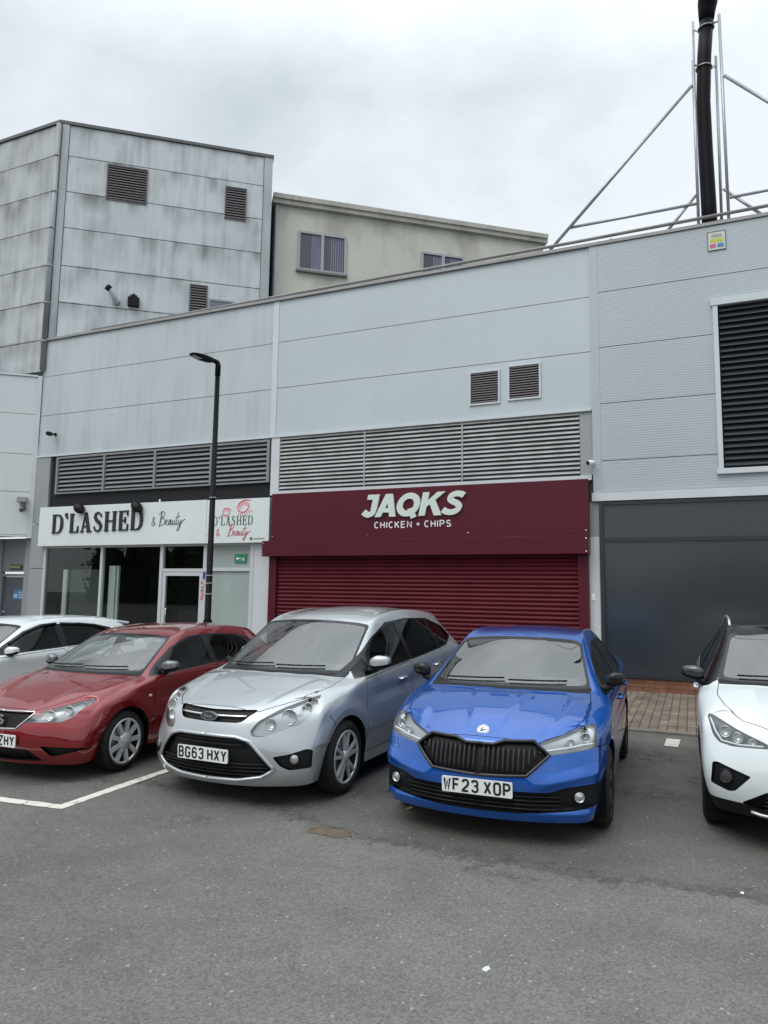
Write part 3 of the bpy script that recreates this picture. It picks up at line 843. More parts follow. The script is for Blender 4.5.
    if 'badge' in sp: sp['badge'](r, B)
    # ---- wheels, liners, arch lips, floor
    for sx in (1, -1):
        for wy in (sp['fa'], sp['ra']):
            make_wheel(r, sp['track'], wy, sp['wr'], .2, sp['rim'], sp['wheel'], sx)
        for wy in (sp['fa'], sp['ra']):
            mb = MB(); n = 14; rr = sp['archr'] + .012
            pts = [(wy + rr * math.cos(math.pi * k / n), sp['wr'] - .02 + rr * math.sin(math.pi * k / n)) for k in range(n + 1)]
            pts = [(wy + rr, .16)] + pts + [(wy - rr, .16)]
            xo, xi = sp['track'] - .01, .5
            o = len(mb.v); N_ = len(pts)
            mb.v += [(sx * xo, a, b) for a, b in pts] + [(sx * xi, a, b) for a, b in pts]
            for k in range(N_ - 1): mb.f.append([k, k + 1, N_ + k + 1, N_ + k]); mb.m.append(0); mb.sm.append(True)
            mb.f.append([N_ + k for k in range(N_)]); mb.m.append(0); mb.sm.append(False)
            mb.build('wheel_arch_liner', GAPM, r, local=True)
    mb = MB(); Lc = sp['L']
    mb.box(-.60, .60, .30, Lc - .3, .215, .25)
    for ya, yb in ((.40, sp['fa'] - .36), (sp['fa'] + .36, sp['ra'] - .36), (sp['ra'] + .36, Lc - .25)):
        mb.box(-sp['track'] + (.07 if ya > 1 else .22), sp['track'] - (.07 if ya > 1 else .22), ya, yb, .251, .27) if yb > ya + .05 else None
    mb.build('underbody', GAPM, r, local=True)
    # ---- cabin
    cb = MB(); cy = T[(cowl, 0)][1]; zb = T[(cowl, 0)][2]; xw = T[(cowl, 3)][0]
    cb.hexa([(-xw, cy + .08, .5), (xw, cy + .08, .5), (xw, cy + .75, .5), (-xw, cy + .75, .5), (-xw, cy + .05, zb - .06), (xw, cy + .05, zb - .06), (xw, cy + .75, zb - .03), (-xw, cy + .75, zb - .03)])
    cb.hexa([(.16, cy + .5, zb - .03), (.6, cy + .5, zb - .03), (.6, cy + .73, zb - .03), (.16, cy + .73, zb - .03), (.2, cy + .52, zb + .035), (.56, cy + .52, zb + .035), (.56, cy + .71, zb + .03), (.2, cy + .71, zb + .03)])
    cb.build('dashboard', sp.get('dash', DASHM), r, local=True)
    cb = MB(); cb.box(-.68, .68, cy + .76, Lc - .5, .262, .30); cb.box(-.70, .70, Lc - .62, Lc - .58, .3, 1.0)
    cb.build('cabin_floor', DASHM, r, local=True)
    mb = MB(); wx = -.36; wyy = cy + .88; c = Vector((wx, wyy, zb + .0)); rr = .185   # right-hand drive
    mb.tube([(wx + rr * math.cos(a * .2618), wyy + rr * math.sin(a * .2618) * .35, zb + rr * math.sin(a * .2618) * .93) for a in range(24)], .016, 8, closed=True)
    mb.box(wx - .16, wx + .16, wyy - .012, wyy + .012, zb - .03, zb + .03); mb.tube([(wx, wyy, zb), (wx, wyy - .25, zb - .1)], .03, 8)
    mb.build('steering_wheel', BLACK, r, local=True)
    def seat(x, y, wd, top_z):
        mb = MB()
        mb.box(x - wd, x + wd, y - .25, y + .27, .30, .56)
        mb.hexa([(x - wd, y + .16, .56), (x + wd, y + .16, .56), (x + wd, y + .30, .56), (x - wd, y + .30, .56), (x - wd * .8, y + .36, top_z - .2), (x + wd * .8, y + .36, top_z - .2), (x + wd * .8, y + .46, top_z - .2), (x - wd * .8, y + .46, top_z - .2)])
        for xx in ([x] if wd < .4 else [x - .38, x + .38]):
            mb.hexa([(xx - .13, y + .36, top_z - .18), (xx + .13, y + .36, top_z - .18), (xx + .13, y + .45, top_z - .18), (xx - .13, y + .45, top_z - .18), (xx - .10, y + .38, top_z), (xx + .10, y + .38, top_z), (xx + .10, y + .45, top_z), (xx - .10, y + .45, top_z)])
        mb.build('seat', SEATM, r, local=True, bevel=.03)
    sz = sp['seat_top']
    seat(-.36, cy + 1.25, .24, sz); seat(.36, cy + 1.25, .24, sz); seat(0, cy + 2.1, .6, sz - .04)
    h, no = B.hit(0, T[(hd, 0)][1] - .18, 'top')
    if h:
        mb = MB(); mb.box(-.11, .11, h.y + .03, h.y + .055, h.z - .12, h.z - .05); mb.tube([(0, h.y + .03, h.z - .07), (0, h.y - .01, h.z - .02)], .02, 8)
        mb.build('rear_view_mirror', BLACK, r, local=True, bevel=.015)
    # ---- wipers
    for (x0, x1) in ((-.56, -.02), (.02, .50)):
        mb = MB(); pp = []
        for k in range(7):
            x = lerp(x0, x1, k / 6)
            tzz = T[(cowl, 0)][2] + .045 - abs(x) * .02 + k * .002
            hh, nn = B.hit(x, tzz, 'front')
            if hh: pp.append(hh + nn * .018)
        if len(pp) > 2: mb.tube(pp, .008, 6); mb.build('wiper', BLACK, r, local=True)
    # ---- mirrors
    mx, my, mz = sp['mirror']
    for sx in (1, -1): make_mirror(r, sx, mx, my, mz, sp['mirror_mat'], sp.get('mirror_size', (.185, .12, .13)), sp.get('mirror_low', BLACK), sx in sp.get('folded', ()))
    if sp.get('extras'): sp['extras'](r, B)
    B.bm.free()
    return r

def sstep(a, b, x):
    t = max(0.0, min(1.0, (x - a) / (b - a))); return t * t * (3 - 2 * t)
def vbars(x0, x1, n, zlo, zhi):
    return [[(lerp(x0, x1, k / (n - 1)), zlo(lerp(x0, x1, k / (n - 1)))), (lerp(x0, x1, k / (n - 1)), zhi(lerp(x0, x1, k / (n - 1))))] for k in range(n)]
def hbars(zs, x1): return [[(0, z), (x1(z), z)] for z in zs]
def disc(mb, c, ax, r, d, n=24, mi=0, sq=1.0):
    """flat round boss (squashed vertically by sq)"""
    c = Vector(c); ax = Vector(ax).normalized(); a = ax.cross(Vector((0, 0, 1))).normalized(); b = a.cross(ax) * sq
    o = [c + (a * math.cos(2 * math.pi * k / n) + b * math.sin(2 * math.pi * k / n)) * r for k in range(n)]
    t = [p + ax * d for p in o]
    mb.add([tuple(p) for p in o + t], [list(range(n, 2 * n))] + [[k, (k + 1) % n, n + (k + 1) % n, n + k] for k in range(n)], mi)

# ---- small badges
def badge_wing(r, B):
    h, no = B.hit(0, .775, 'front'); ax = (no + Vector((0, -.4, 0))).normalized()
    mb = MB(); disc(mb, h - ax * .004, ax, .046, .012, mi=0)
    a = ax.cross(Vector((0, 0, 1))).normalized(); a = -a if a.x < 0 else a; b = ax.cross(a); b = -b if b.z < 0 else b
    F = lambda x, y, d: h + a * x + b * y + ax * (.0081 + d)
    ribbon(mb, F, [(.040 * math.cos(k * .2618), .040 * math.sin(k * .2618)) for k in range(24)], .004, .0008, 0, 1, True)
    ribbon(mb, F, [(-.022, -.010, .012), (-.004, -.008, .014), (.016, .002, .008), (.028, .008, .003)], .01, .001, 0, 1)
    ribbon(mb, F, [(-.020, .002, .005), (-.006, .012, .010), (.004, .022, .003)], .006, .0014, 0, 1)
    mb.build('badge', [mat('badge_pale', (.72, .74, .76), .25, .5), BLACKG], r, local=True)
def badge_oval(r, B):
    h, no = B.hit(0, .735, 'front')
    mb = MB(); ax = (0, -1, .05); disc(mb, h + Vector((0, -.01, 0)), ax, .085, .014, 32, 0, .44); disc(mb, h + Vector((0, -.0105, 0)), ax, .077, .0155, 32, 1, .42)
    F = lambda x, y, d: Vector((h.x + x, h.y - .027 - d, h.z + y))
    for i, st in enumerate([[(-.035, .016), (-.048, .006), (-.038, .002), (-.02, .014), (-.028, -.006), (-.042, -.016), (-.05, -.008)], [(-.034, .002), (-.016, .002)],
               [(-.008, -.012), (-.016, -.004), (-.008, .004), (.0, -.004), (-.008, -.012)], [(.004, -.012), (.008, .004), (.014, .002)], [(.034, .016), (.024, -.004), (.018, -.010), (.016, -.002), (.024, .004), (.028, -.012), (.042, -.008)]]):
        ribbon(mb, F, smooth_path(st, 4), .0045, .0005 + i * .0002, 0, 0)
    mb.build('badge', [CHROME, mat('badge_dark', (.03, .034, .05), .3, coat=1)], r, local=True)
def badge_s(r, B, z=.565):
    h, no = B.hit(0, z, 'front'); mb = MB()
    F = lambda x, y, d: Vector((h.x + x, h.y + .005 - d, h.z + y))
    ribbon(mb, F, [(.045, .034), (-.03, .034), (-.042, .018), (-.036, .004), (-.004, -.004)], .02, .02, 0)
    ribbon(mb, F, [(-.045, -.036), (.03, -.036), (.042, -.02), (.036, -.006), (.004, .004)], .02, .021, 0)
    mb.build('badge', CHROME, r, local=True)

# ---- blue hatchback
def sculpt_blue(c):
    ax = abs(c.x)
    if .14 < c.y < 1.05 and c.z > .70 and ax < .72:
        t = (c.y - .14) / .85; fade = sstep(.14, .40, c.y) * (1 - sstep(.80, 1.0, c.y))
        x1 = lerp(.11, .25, t); c.z += .011 * fade * (1 - sstep(x1 - .022, x1 + .022, ax))
        x2 = lerp(.48, .58, t); c.z += .014 * fade * sstep(x2 - .035, x2 + .035, ax)
    if c.y < .7 and .36 < c.z < .62 and ax > .3:      # crease rising over the lamp pockets
        zc_ = lerp(.445, .515, sstep(.35, .85, ax)); k = sstep(.32, .55, ax); d = c.z - zc_
        if -.05 < d < .07: c.y -= .026 * k * ((1 + d / .05) if d < 0 else (1 - d / .07))
    if c.y < .55 and c.z < .30: c.y -= .028 * (1 - sstep(.30, .50, c.y)) * (1 - sstep(.235, .29, c.z)) * (.6 + .4 * sstep(.3, .6, ax))
    if 1.0 < c.y < 3.7 and ax > .7 and .55 < c.z < .85:
        f_ = sstep(1.0, 1.3, c.y)
        c.x += math.copysign(.012, c.x) * f_ * max(0, 1 - abs(c.z - .73) / .05); c.x -= math.copysign(.016, c.x) * f_ * max(0, 1 - abs(c.z - .655) / .055)
    return c
BLUE = paint('blue_paint', (0.002, 0.088, 0.40), .5, rough=.34)
blue = dict(name='parked_car', label='bright blue hatchback with black slatted grille parked outside the maroon shutter', pos=(-1.475, 5.18), yaw=2.0, paint=BLUE, L=4.11,
  lev=4, front=[(.185, .07, .22, .755), (.30, .02, .25, .785), (.47, .0, .28, .795), (.64, .045, .31, .785, .01), (.715, .085, .335, .755, .04), (.745, .13, .36, .69, .05)],
  rear=[(.25, 4.03, .18, .76), (.38, 4.08, .2, .79), (.55, 4.11, .22, .80), (.75, 4.10, .22, .78), (.93, 4.06, .2, .74), (1.02, 4.02, .18, .66)],
  stations=[(.48, .79, .845, .81, .775, .685, .822, .855, .40), (.84, .83, .89, .868, .845, .71, .915, .945, .72), (1.18, .845, .885, .865, .905, .72, .985, 1.00, .98),
            (1.58, .85, .885, .858, .93, .645, 1.205, 1.24, 1.42), (2.02, .85, .885, .855, .945, .585, 1.385, 1.425, 1.88), (2.55, .85, .885, .853, .955, .57, 1.415, 1.46, 2.5),
            (3.1, .85, .885, .852, .975, .555, 1.395, 1.45, 3.1), (3.6, .85, .885, .84, 1.0, .53, 1.34, 1.405, 3.7), (3.93, .82, .86, .80, 1.02, .60, 1.08, 1.12, 3.98)],
  cowl=3, header=5, roofend=8, pillar=.022,
  dlo=[(1.22, .955), (1.9, .965), (2.6, .985), (3.25, 1.02), (3.5, 1.10), (3.40, 1.25), (3.1, 1.33), (2.5, 1.365), (2.05, 1.345), (1.72, 1.235), (1.42, 1.075)],
  panes=[([(1.46, .975), (2.34, .99), (2.32, 1.345), (2.06, 1.325), (1.76, 1.22)], GLASS_P), ([(2.44, .995), (3.15, 1.025), (3.22, 1.28), (2.9, 1.33), (2.42, 1.345)], GLASS_P)],
  cuts_front=[('intake', [(-.02, .40), (.50, .40), (.62, .435), (.845, .455), (.87, .30), (.66, .27), (.30, .245), (-.02, .24)], .015),
              ('grille', [(-.02, .697), (.10, .697), (.18, .722), (.39, .728), (.49, .645), (.345, .515), (-.02, .50)], .02),
              ('headlight', [(.43, .728), (.60, .775), (.745, .825), (.795, .815), (.815, .70), (.79, .675), (.50, .642), (.455, .685)], .015)],
  recess=[('grille', 'grille', BLACK, .04), ('intake', 'bumper_intake', BLACK, .05)],
  bars={'grille': [dict(name='grille_bars', lines=vbars(.035, .435, 12, lambda x: .515 + max(0, x - .33) * 1.3, lambda x: .69 - max(0, x - .4) * .6), depth=.006, r=.009, mat=mat('grille_slat', (.018, .018, .02), .35, spec=.35))],
        'intake': [dict(name='intake_mesh', lines=hbars([.27, .30, .33, .36], lambda z: .58), depth=.03, r=.006, mat=BLACKG)]},
  trims=[('grille_surround', [(0, .703), (.10, .703), (.18, .728), (.39, .734), (.50, .645), (.348, .508), (0, .494)], False, .012, mat('grille_border', (.035, .035, .037), .3, .4))],
  bulbs=[(.63, .712, .034, .035), (.725, .742, .036, .035)], lamp_back=mat('lamp_housing_pale', (.42, .45, .47), .3, .6),
  drl=[(.47, .675), (.60, .690), (.79, .712)],
  fogs=[(.70, .36, .032, REFLECT)], fog_ring=CHROME,
  plate='WF23 XOP', plate_y=-.012, plate_z=.412, plate_tilt=-3, badge=badge_wing,
  fa=.84, ra=3.40, wr=.315, archr=.352, rim=.232, track=.872, wheel='dark', seat_top=1.18, sculpt=sculpt_blue,
  doors=[('door0', [(1.20, .30), (2.36, .30), (2.38, .96), (1.22, .93)]), ('door1', [(2.39, .30), (2.95, .30), (3.06, .48), (3.22, .70), (3.28, 1.0), (2.40, .97)])],
  door_lines=[[(.40, .69), (.60, .60)]], handles=[(2.18, .83), (3.1, .86)], handle_mat=BLUE,
  bonnet_line=[(.30, .125), (.42, .15), (.58, .30), (.70, .52), (.735, .80), (.725, 1.08), (.45, .96), (.01, .91)],
  cowl_strip=[(.01, .91), (.45, .96), (.715, 1.09), (.71, 1.18), (.4, 1.03), (-.02, .985)],
  front_lines=[[(.815, .69), (.86, .67)]],
  mirror=(.845, 1.40, 1.05), mirror_mat=BLACKG, mirror_low=BLACK)

# ---- silver people carrier
SILV = paint('silver_paint', (0.48, 0.505, 0.52), .6, rough=.36)
def sculpt_silver(c):
    ax = abs(c.x)
    if .2 < c.y < 1.05 and c.z > .74 and ax < .7:
        fade = sstep(.2, .45, c.y) * (1 - sstep(.85, 1.0, c.y)); x1 = lerp(.42, .60, (c.y - .2) / .8)
        c.z += .014 * fade * sstep(x1 - .05, x1 + .03, ax)
    if .35 < c.y < 1.5 and ax > .7 and c.z > .5:      # flared front arch
        d = math.hypot(c.y - .90, c.z - .33); c.x += math.copysign(.016, c.x) * max(0, 1 - abs(d - .42) / .1)
    if 1.2 < c.y < 3.9 and ax > .7:
        c.x -= math.copysign(.018, c.x) * max(0, 1 - abs(c.z - (.80 + (c.y - 1.4) * .035)) / .09) * sstep(1.2, 1.7, c.y)
        c.x -= math.copysign(.020, c.x) * max(0, 1 - abs(c.z - .40) / .1) * sstep(1.2, 1.5, c.y)
    return c
silver = dict(name='parked_car', label='silver five-door people carrier with wide black lower grille parked between the red and blue cars', pos=(-3.81, 5.06), yaw=-1.5, lev=4, paint=SILV, L=4.38,
  front=[(.185, .09, .30, .775), (.29, .03, .33, .815), (.46, .0, .36, .82), (.62, .03, .39, .81, .01), (.73, .07, .43, .785, .05), (.80, .15, .45, .705, .055)],
  rear=[(.25, 4.28, .18, .76), (.38, 4.35, .2, .80), (.55, 4.38, .22, .82), (.80, 4.36, .22, .82), (1.02, 4.31, .22, .78), (1.12, 4.26, .2, .68)],
  stations=[(.56, .81, .872, .84, .815, .70, .875, .905, .46), (.90, .85, .905, .875, .89, .725, .955, .975, .74), (1.20, .87, .91, .885, .955, .745, 1.005, 1.025, .97),
            (1.62, .87, .912, .882, .985, .69, 1.275, 1.315, 1.42), (2.02, .87, .912, .88, 1.015, .645, 1.485, 1.53, 1.85), (2.6, .87, .912, .88, 1.06, .63, 1.56, 1.622, 2.55),
            (3.3, .87, .912, .88, 1.10, .61, 1.555, 1.615, 3.3), (3.98, .865, .905, .86, 1.13, .57, 1.485, 1.56, 4.06), (4.24, .83, .87, .81, 1.08, .63, 1.16, 1.20, 4.27)],
  cowl=3, header=5, roofend=8, pillar=.02,
  dlo=[(1.06, .975), (1.5, 1.005), (2.2, 1.055), (3.0, 1.11), (3.6, 1.155), (3.98, 1.26), (3.88, 1.38), (3.4, 1.49), (2.7, 1.51), (2.15, 1.475), (1.75, 1.33), (1.38, 1.14)],
  panes=[([(1.16, .995), (1.46, 1.018), (1.46, 1.15), (1.36, 1.10)], GLASS_S), ([(1.52, 1.022), (2.38, 1.082), (2.36, 1.468), (2.16, 1.445), (1.78, 1.32), (1.52, 1.18)], GLASS_S),
         ([(2.46, 1.085), (3.30, 1.145), (3.28, 1.475), (2.7, 1.495), (2.44, 1.485)], GLASS_P), ([(3.36, 1.15), (3.6, 1.175), (3.92, 1.27), (3.83, 1.37), (3.36, 1.475)], GLASS_P)],
  cuts_front=[('grille', [(-.02, .785), (.385, .795), (.40, .785), (.315, .705), (.27, .695), (-.02, .69)], .012),
              ('intake', [(-.02, .578), (.29, .575), (.40, .545), (.50, .44), (.585, .335), (.50, .285), (.30, .252), (-.02, .245)], .03),
              ('fog_pocket', [(.585, .435), (.70, .455), (.80, .49), (.835, .475), (.83, .335), (.70, .325), (.64, .36)], .015),
              ('headlight', [(.395, .635), (.44, .71), (.56, .80), (.68, .865), (.755, .895), (.775, .85), (.775, .745), (.73, .68), (.50, .59), (.415, .595)], .025)],
  recess=[('grille', 'grille', BLACK, .03), ('intake', 'bumper_intake', BLACK, .05), ('fog_pocket', 'fog_lamp_pocket', BLACK, .035)],
  bars={'grille': [dict(name='grille_bars', lines=[[(.0, .738), (.335, .745)]], depth=.004, r=.011, mat=CHROME)],
        'intake': [dict(name='intake_mesh', lines=hbars([.28, .31, .34, .37, .52, .55], lambda z: .55 if z < .4 else .36), depth=.022, r=.008, mat=BLACK)]},
  trims=[('intake_surround', [(0, .59), (.29, .587), (.41, .555), (.515, .44), (.60, .333), (.50, .272), (.30, .238), (0, .23)], False, .014, SILV)],
  bulbs=[(.525, .685, .05, .035), (.63, .735, .068, .04), (.71, .80, .04, .04)], lamp_back=mat('lamp_housing_bright', (.55, .57, .58), .25, .8),
  fogs=[(.725, .41, .04, REFLECT)],
  plate='BG63 HXY', plate_y=-.012, plate_z=.435, plate_tilt=-2, badge=badge_oval,
  fa=.90, ra=3.55, wr=.325, archr=.365, rim=.235, track=.892, wheel='five', seat_top=1.28, sculpt=sculpt_silver, hoodcrease=.1, lipcrease=.45,
  doors=[('door0', [(1.26, .30), (2.38, .30), (2.40, 1.06), (1.28, .97)]), ('door1', [(2.42, .30), (3.08, .30), (3.16, .46), (3.34, .72), (3.40, 1.14), (2.44, 1.07)])],
  door_lines=[[(.60, .73), (.68, .63)]], handles=[(2.16, .90), (3.18, .96)], handle_mat=CHROME,
  bonnet_line=[(.30, .165), (.42, .20), (.55, .36), (.68, .58), (.74, .85), (.745, 1.10), (.45, .95), (.01, .90)],
  cowl_strip=[(.01, .90), (.45, .95), (.74, 1.11), (.735, 1.2), (.4, 1.02), (-.02, .975)],
  front_lines=[], trim=BLACK,
  folded=(-1,), mirror=(.875, 1.46, 1.09), mirror_mat=SILV, mirror_size=(.21, .13, .145),
  cuts_side=[('tail', [(4.10, .95), (4.4, .95), (4.4, 1.12), (4.14, 1.13)], .02)])

# ---- red hatchback
RED = paint('red_paint', (0.20, 0.006, 0.010), .4, rough=.40)
def sculpt_red(c):
    ax = abs(c.x)
    if .15 < c.y < 1.05 and c.z > .62 and ax < .75:
        fade = sstep(.15, .4, c.y) * (1 - sstep(.85, 1.05, c.y)); x1 = lerp(.30, .58, (c.y - .15) / .85)
        c.z += .020 * fade * sstep(x1 - .05, x1 + .03, ax)
    if .3 < c.y < 1.4 and ax > .65 and c.z > .45:
        d = math.hypot(c.y - .80, c.z - .29); c.x += math.copysign(.014, c.x) * max(0, 1 - abs(d - .40) / .09)
    if .9 < c.y < 3.6 and ax > .65: c.x -= math.copysign(.016, c.x) * max(0, 1 - abs(c.z - (.66 + (c.y - 1.2) * .03)) / .08) * sstep(.9, 1.5, c.y)
    return c
red = dict(name='parked_car', label='dark red hatchback with silver wheel trims and grey mirror parked beside the silver car', pos=(-6.03, 4.86), yaw=1.5, paint=RED, L=4.06,
  front=[(.17, .08, .24, .76), (.29, .02, .26, .79), (.44, .0, .29, .79), (.54, .03, .32, .78, .01), (.61, .06, .35, .75, .04), (.655, .12, .38, .68, .06)],
  rear=[(.25, 3.97, .18, .72), (.38, 4.03, .2, .76), (.55, 4.06, .22, .77), (.75, 4.04, .22, .76), (.93, 4.0, .2, .72), (1.0, 3.96, .18, .64)],
  stations=[(.50, .77, .822, .80, .70, .68, .765, .79, .42), (.80, .80, .846, .83, .79, .70, .85, .875, .68), (1.16, .81, .845, .825, .865, .70, .925, .94, .95),
            (1.56, .81, .843, .822, .895, .635, 1.165, 1.20, 1.38), (1.96, .81, .842, .82, .915, .575, 1.345, 1.385, 1.80), (2.5, .81, .842, .818, .935, .565, 1.395, 1.445, 2.45),
            (3.05, .81, .842, .815, .965, .55, 1.375, 1.435, 3.05), (3.5, .81, .84, .80, 1.0, .52, 1.31, 1.38, 3.6), (3.86, .78, .82, .77, .99, .58, 1.06, 1.10, 3.92)],
  cowl=3, header=5, roofend=8, pillar=.028,
  dlo=[(1.16, .905), (1.9, .945), (2.6, .985), (3.1, 1.03), (3.35, 1.13), (3.25, 1.24), (2.95, 1.305), (2.4, 1.335), (2.0, 1.315), (1.66, 1.205), (1.38, 1.05)],
  panes=[([(1.40, .935), (2.24, .98), (2.24, 1.315), (2.02, 1.295), (1.68, 1.185)], GLASS_S), ([(2.36, .985), (3.06, 1.04), (3.18, 1.13), (3.1, 1.225), (2.9, 1.285), (2.36, 1.315)], GLASS_S), ([(1.22, .92), (1.35, .928), (1.35, 1.01)], GLASS_S)],
  cuts_front=[('grille', [(-.02, .628), (.325, .632), (.335, .622), (.21, .50), (-.02, .49)], .015),
              ('intake', [(-.02, .312), (.35, .312), (.47, .205), (-.02, .195)], .02),
              ('outer_intake', [(.46, .345), (.79, .325), (.81, .31), (.56, .245)], .02),
              ('headlight', [(.27, .555), (.40, .64), (.55, .695), (.70, .745), (.725, .73), (.66, .60), (.60, .555), (.31, .545)], .012)],
  recess=[('grille', 'grille', BLACK, .03), ('intake', 'bumper_intake', BLACK, .05), ('outer_intake', 'corner_intake', BLACK, .04)],
  bars={'intake': [dict(name='intake_mesh', lines=vbars(.02, .42, 18, lambda x: .20, lambda x: .305 - max(0, x - .34) * .8), depth=.025, r=.005, mat=BLACKG)]},
  trims=[('grille_surround', [(0, .634), (.33, .638), (.342, .624), (.215, .492), (0, .482)], False, .008, CHROME)],
  bulbs=[(.47, .605, .05, .03), (.585, .645, .045, .035), (.66, .69, .025, .03)], lamp_back=LAMPGREY,
  plate='____ ZHY', plate_y=-.012, plate_z=.385, plate_tilt=-2, badge=badge_s,
  fa=.80, ra=3.27, wr=.295, archr=.335, rim=.222, track=.828, wheel='cap', seat_top=1.17, sculpt=sculpt_red,
  doors=[('door0', [(1.18, .28), (2.28, .28), (2.30, .95), (1.20, .88)]), ('door1', [(2.32, .28), (2.84, .28), (2.94, .44), (3.08, .66), (3.14, 1.0), (2.34, .96)])],
  door_lines=[[(.48, .60), (.58, .55)]], handles=[(2.08, .80), (2.96, .86)], handle_mat=RED,
  bonnet_line=[(.30, .12), (.40, .20), (.55, .38), (.66, .58), (.70, .85), (.70, 1.06), (.45, .94), (.01, .89)],
  cowl_strip=[(.01, .89), (.45, .94), (.70, 1.07), (.69, 1.16), (.4, 1.0), (-.02, .955)],
  front_lines=[], mirror=(.80, 1.38, .985), mirror_mat=mat('mirror_grey', (.16, .17, .18), .3, .5, coat=.5), mirror_size=(.19, .12, .13),
  extras=lambda r, B: side_repeater(r, B, 1.12, .70))
def side_repeater(r, B, y, z):
    for sx in (1, -1):
        h, no = B.hit(y, z, 'side'); mb = MB(); mb.box(sx * (h.x - .004) - .004, sx * (h.x - .004) + .01 * sx + (.004 if sx < 0 else 0), y - .022, y + .022, z - .012, z + .012)
        mb.build('side_repeater', mat('amber_lens', (.75, .6, .42), .2, coat=1), r, local=True, bevel=.004)

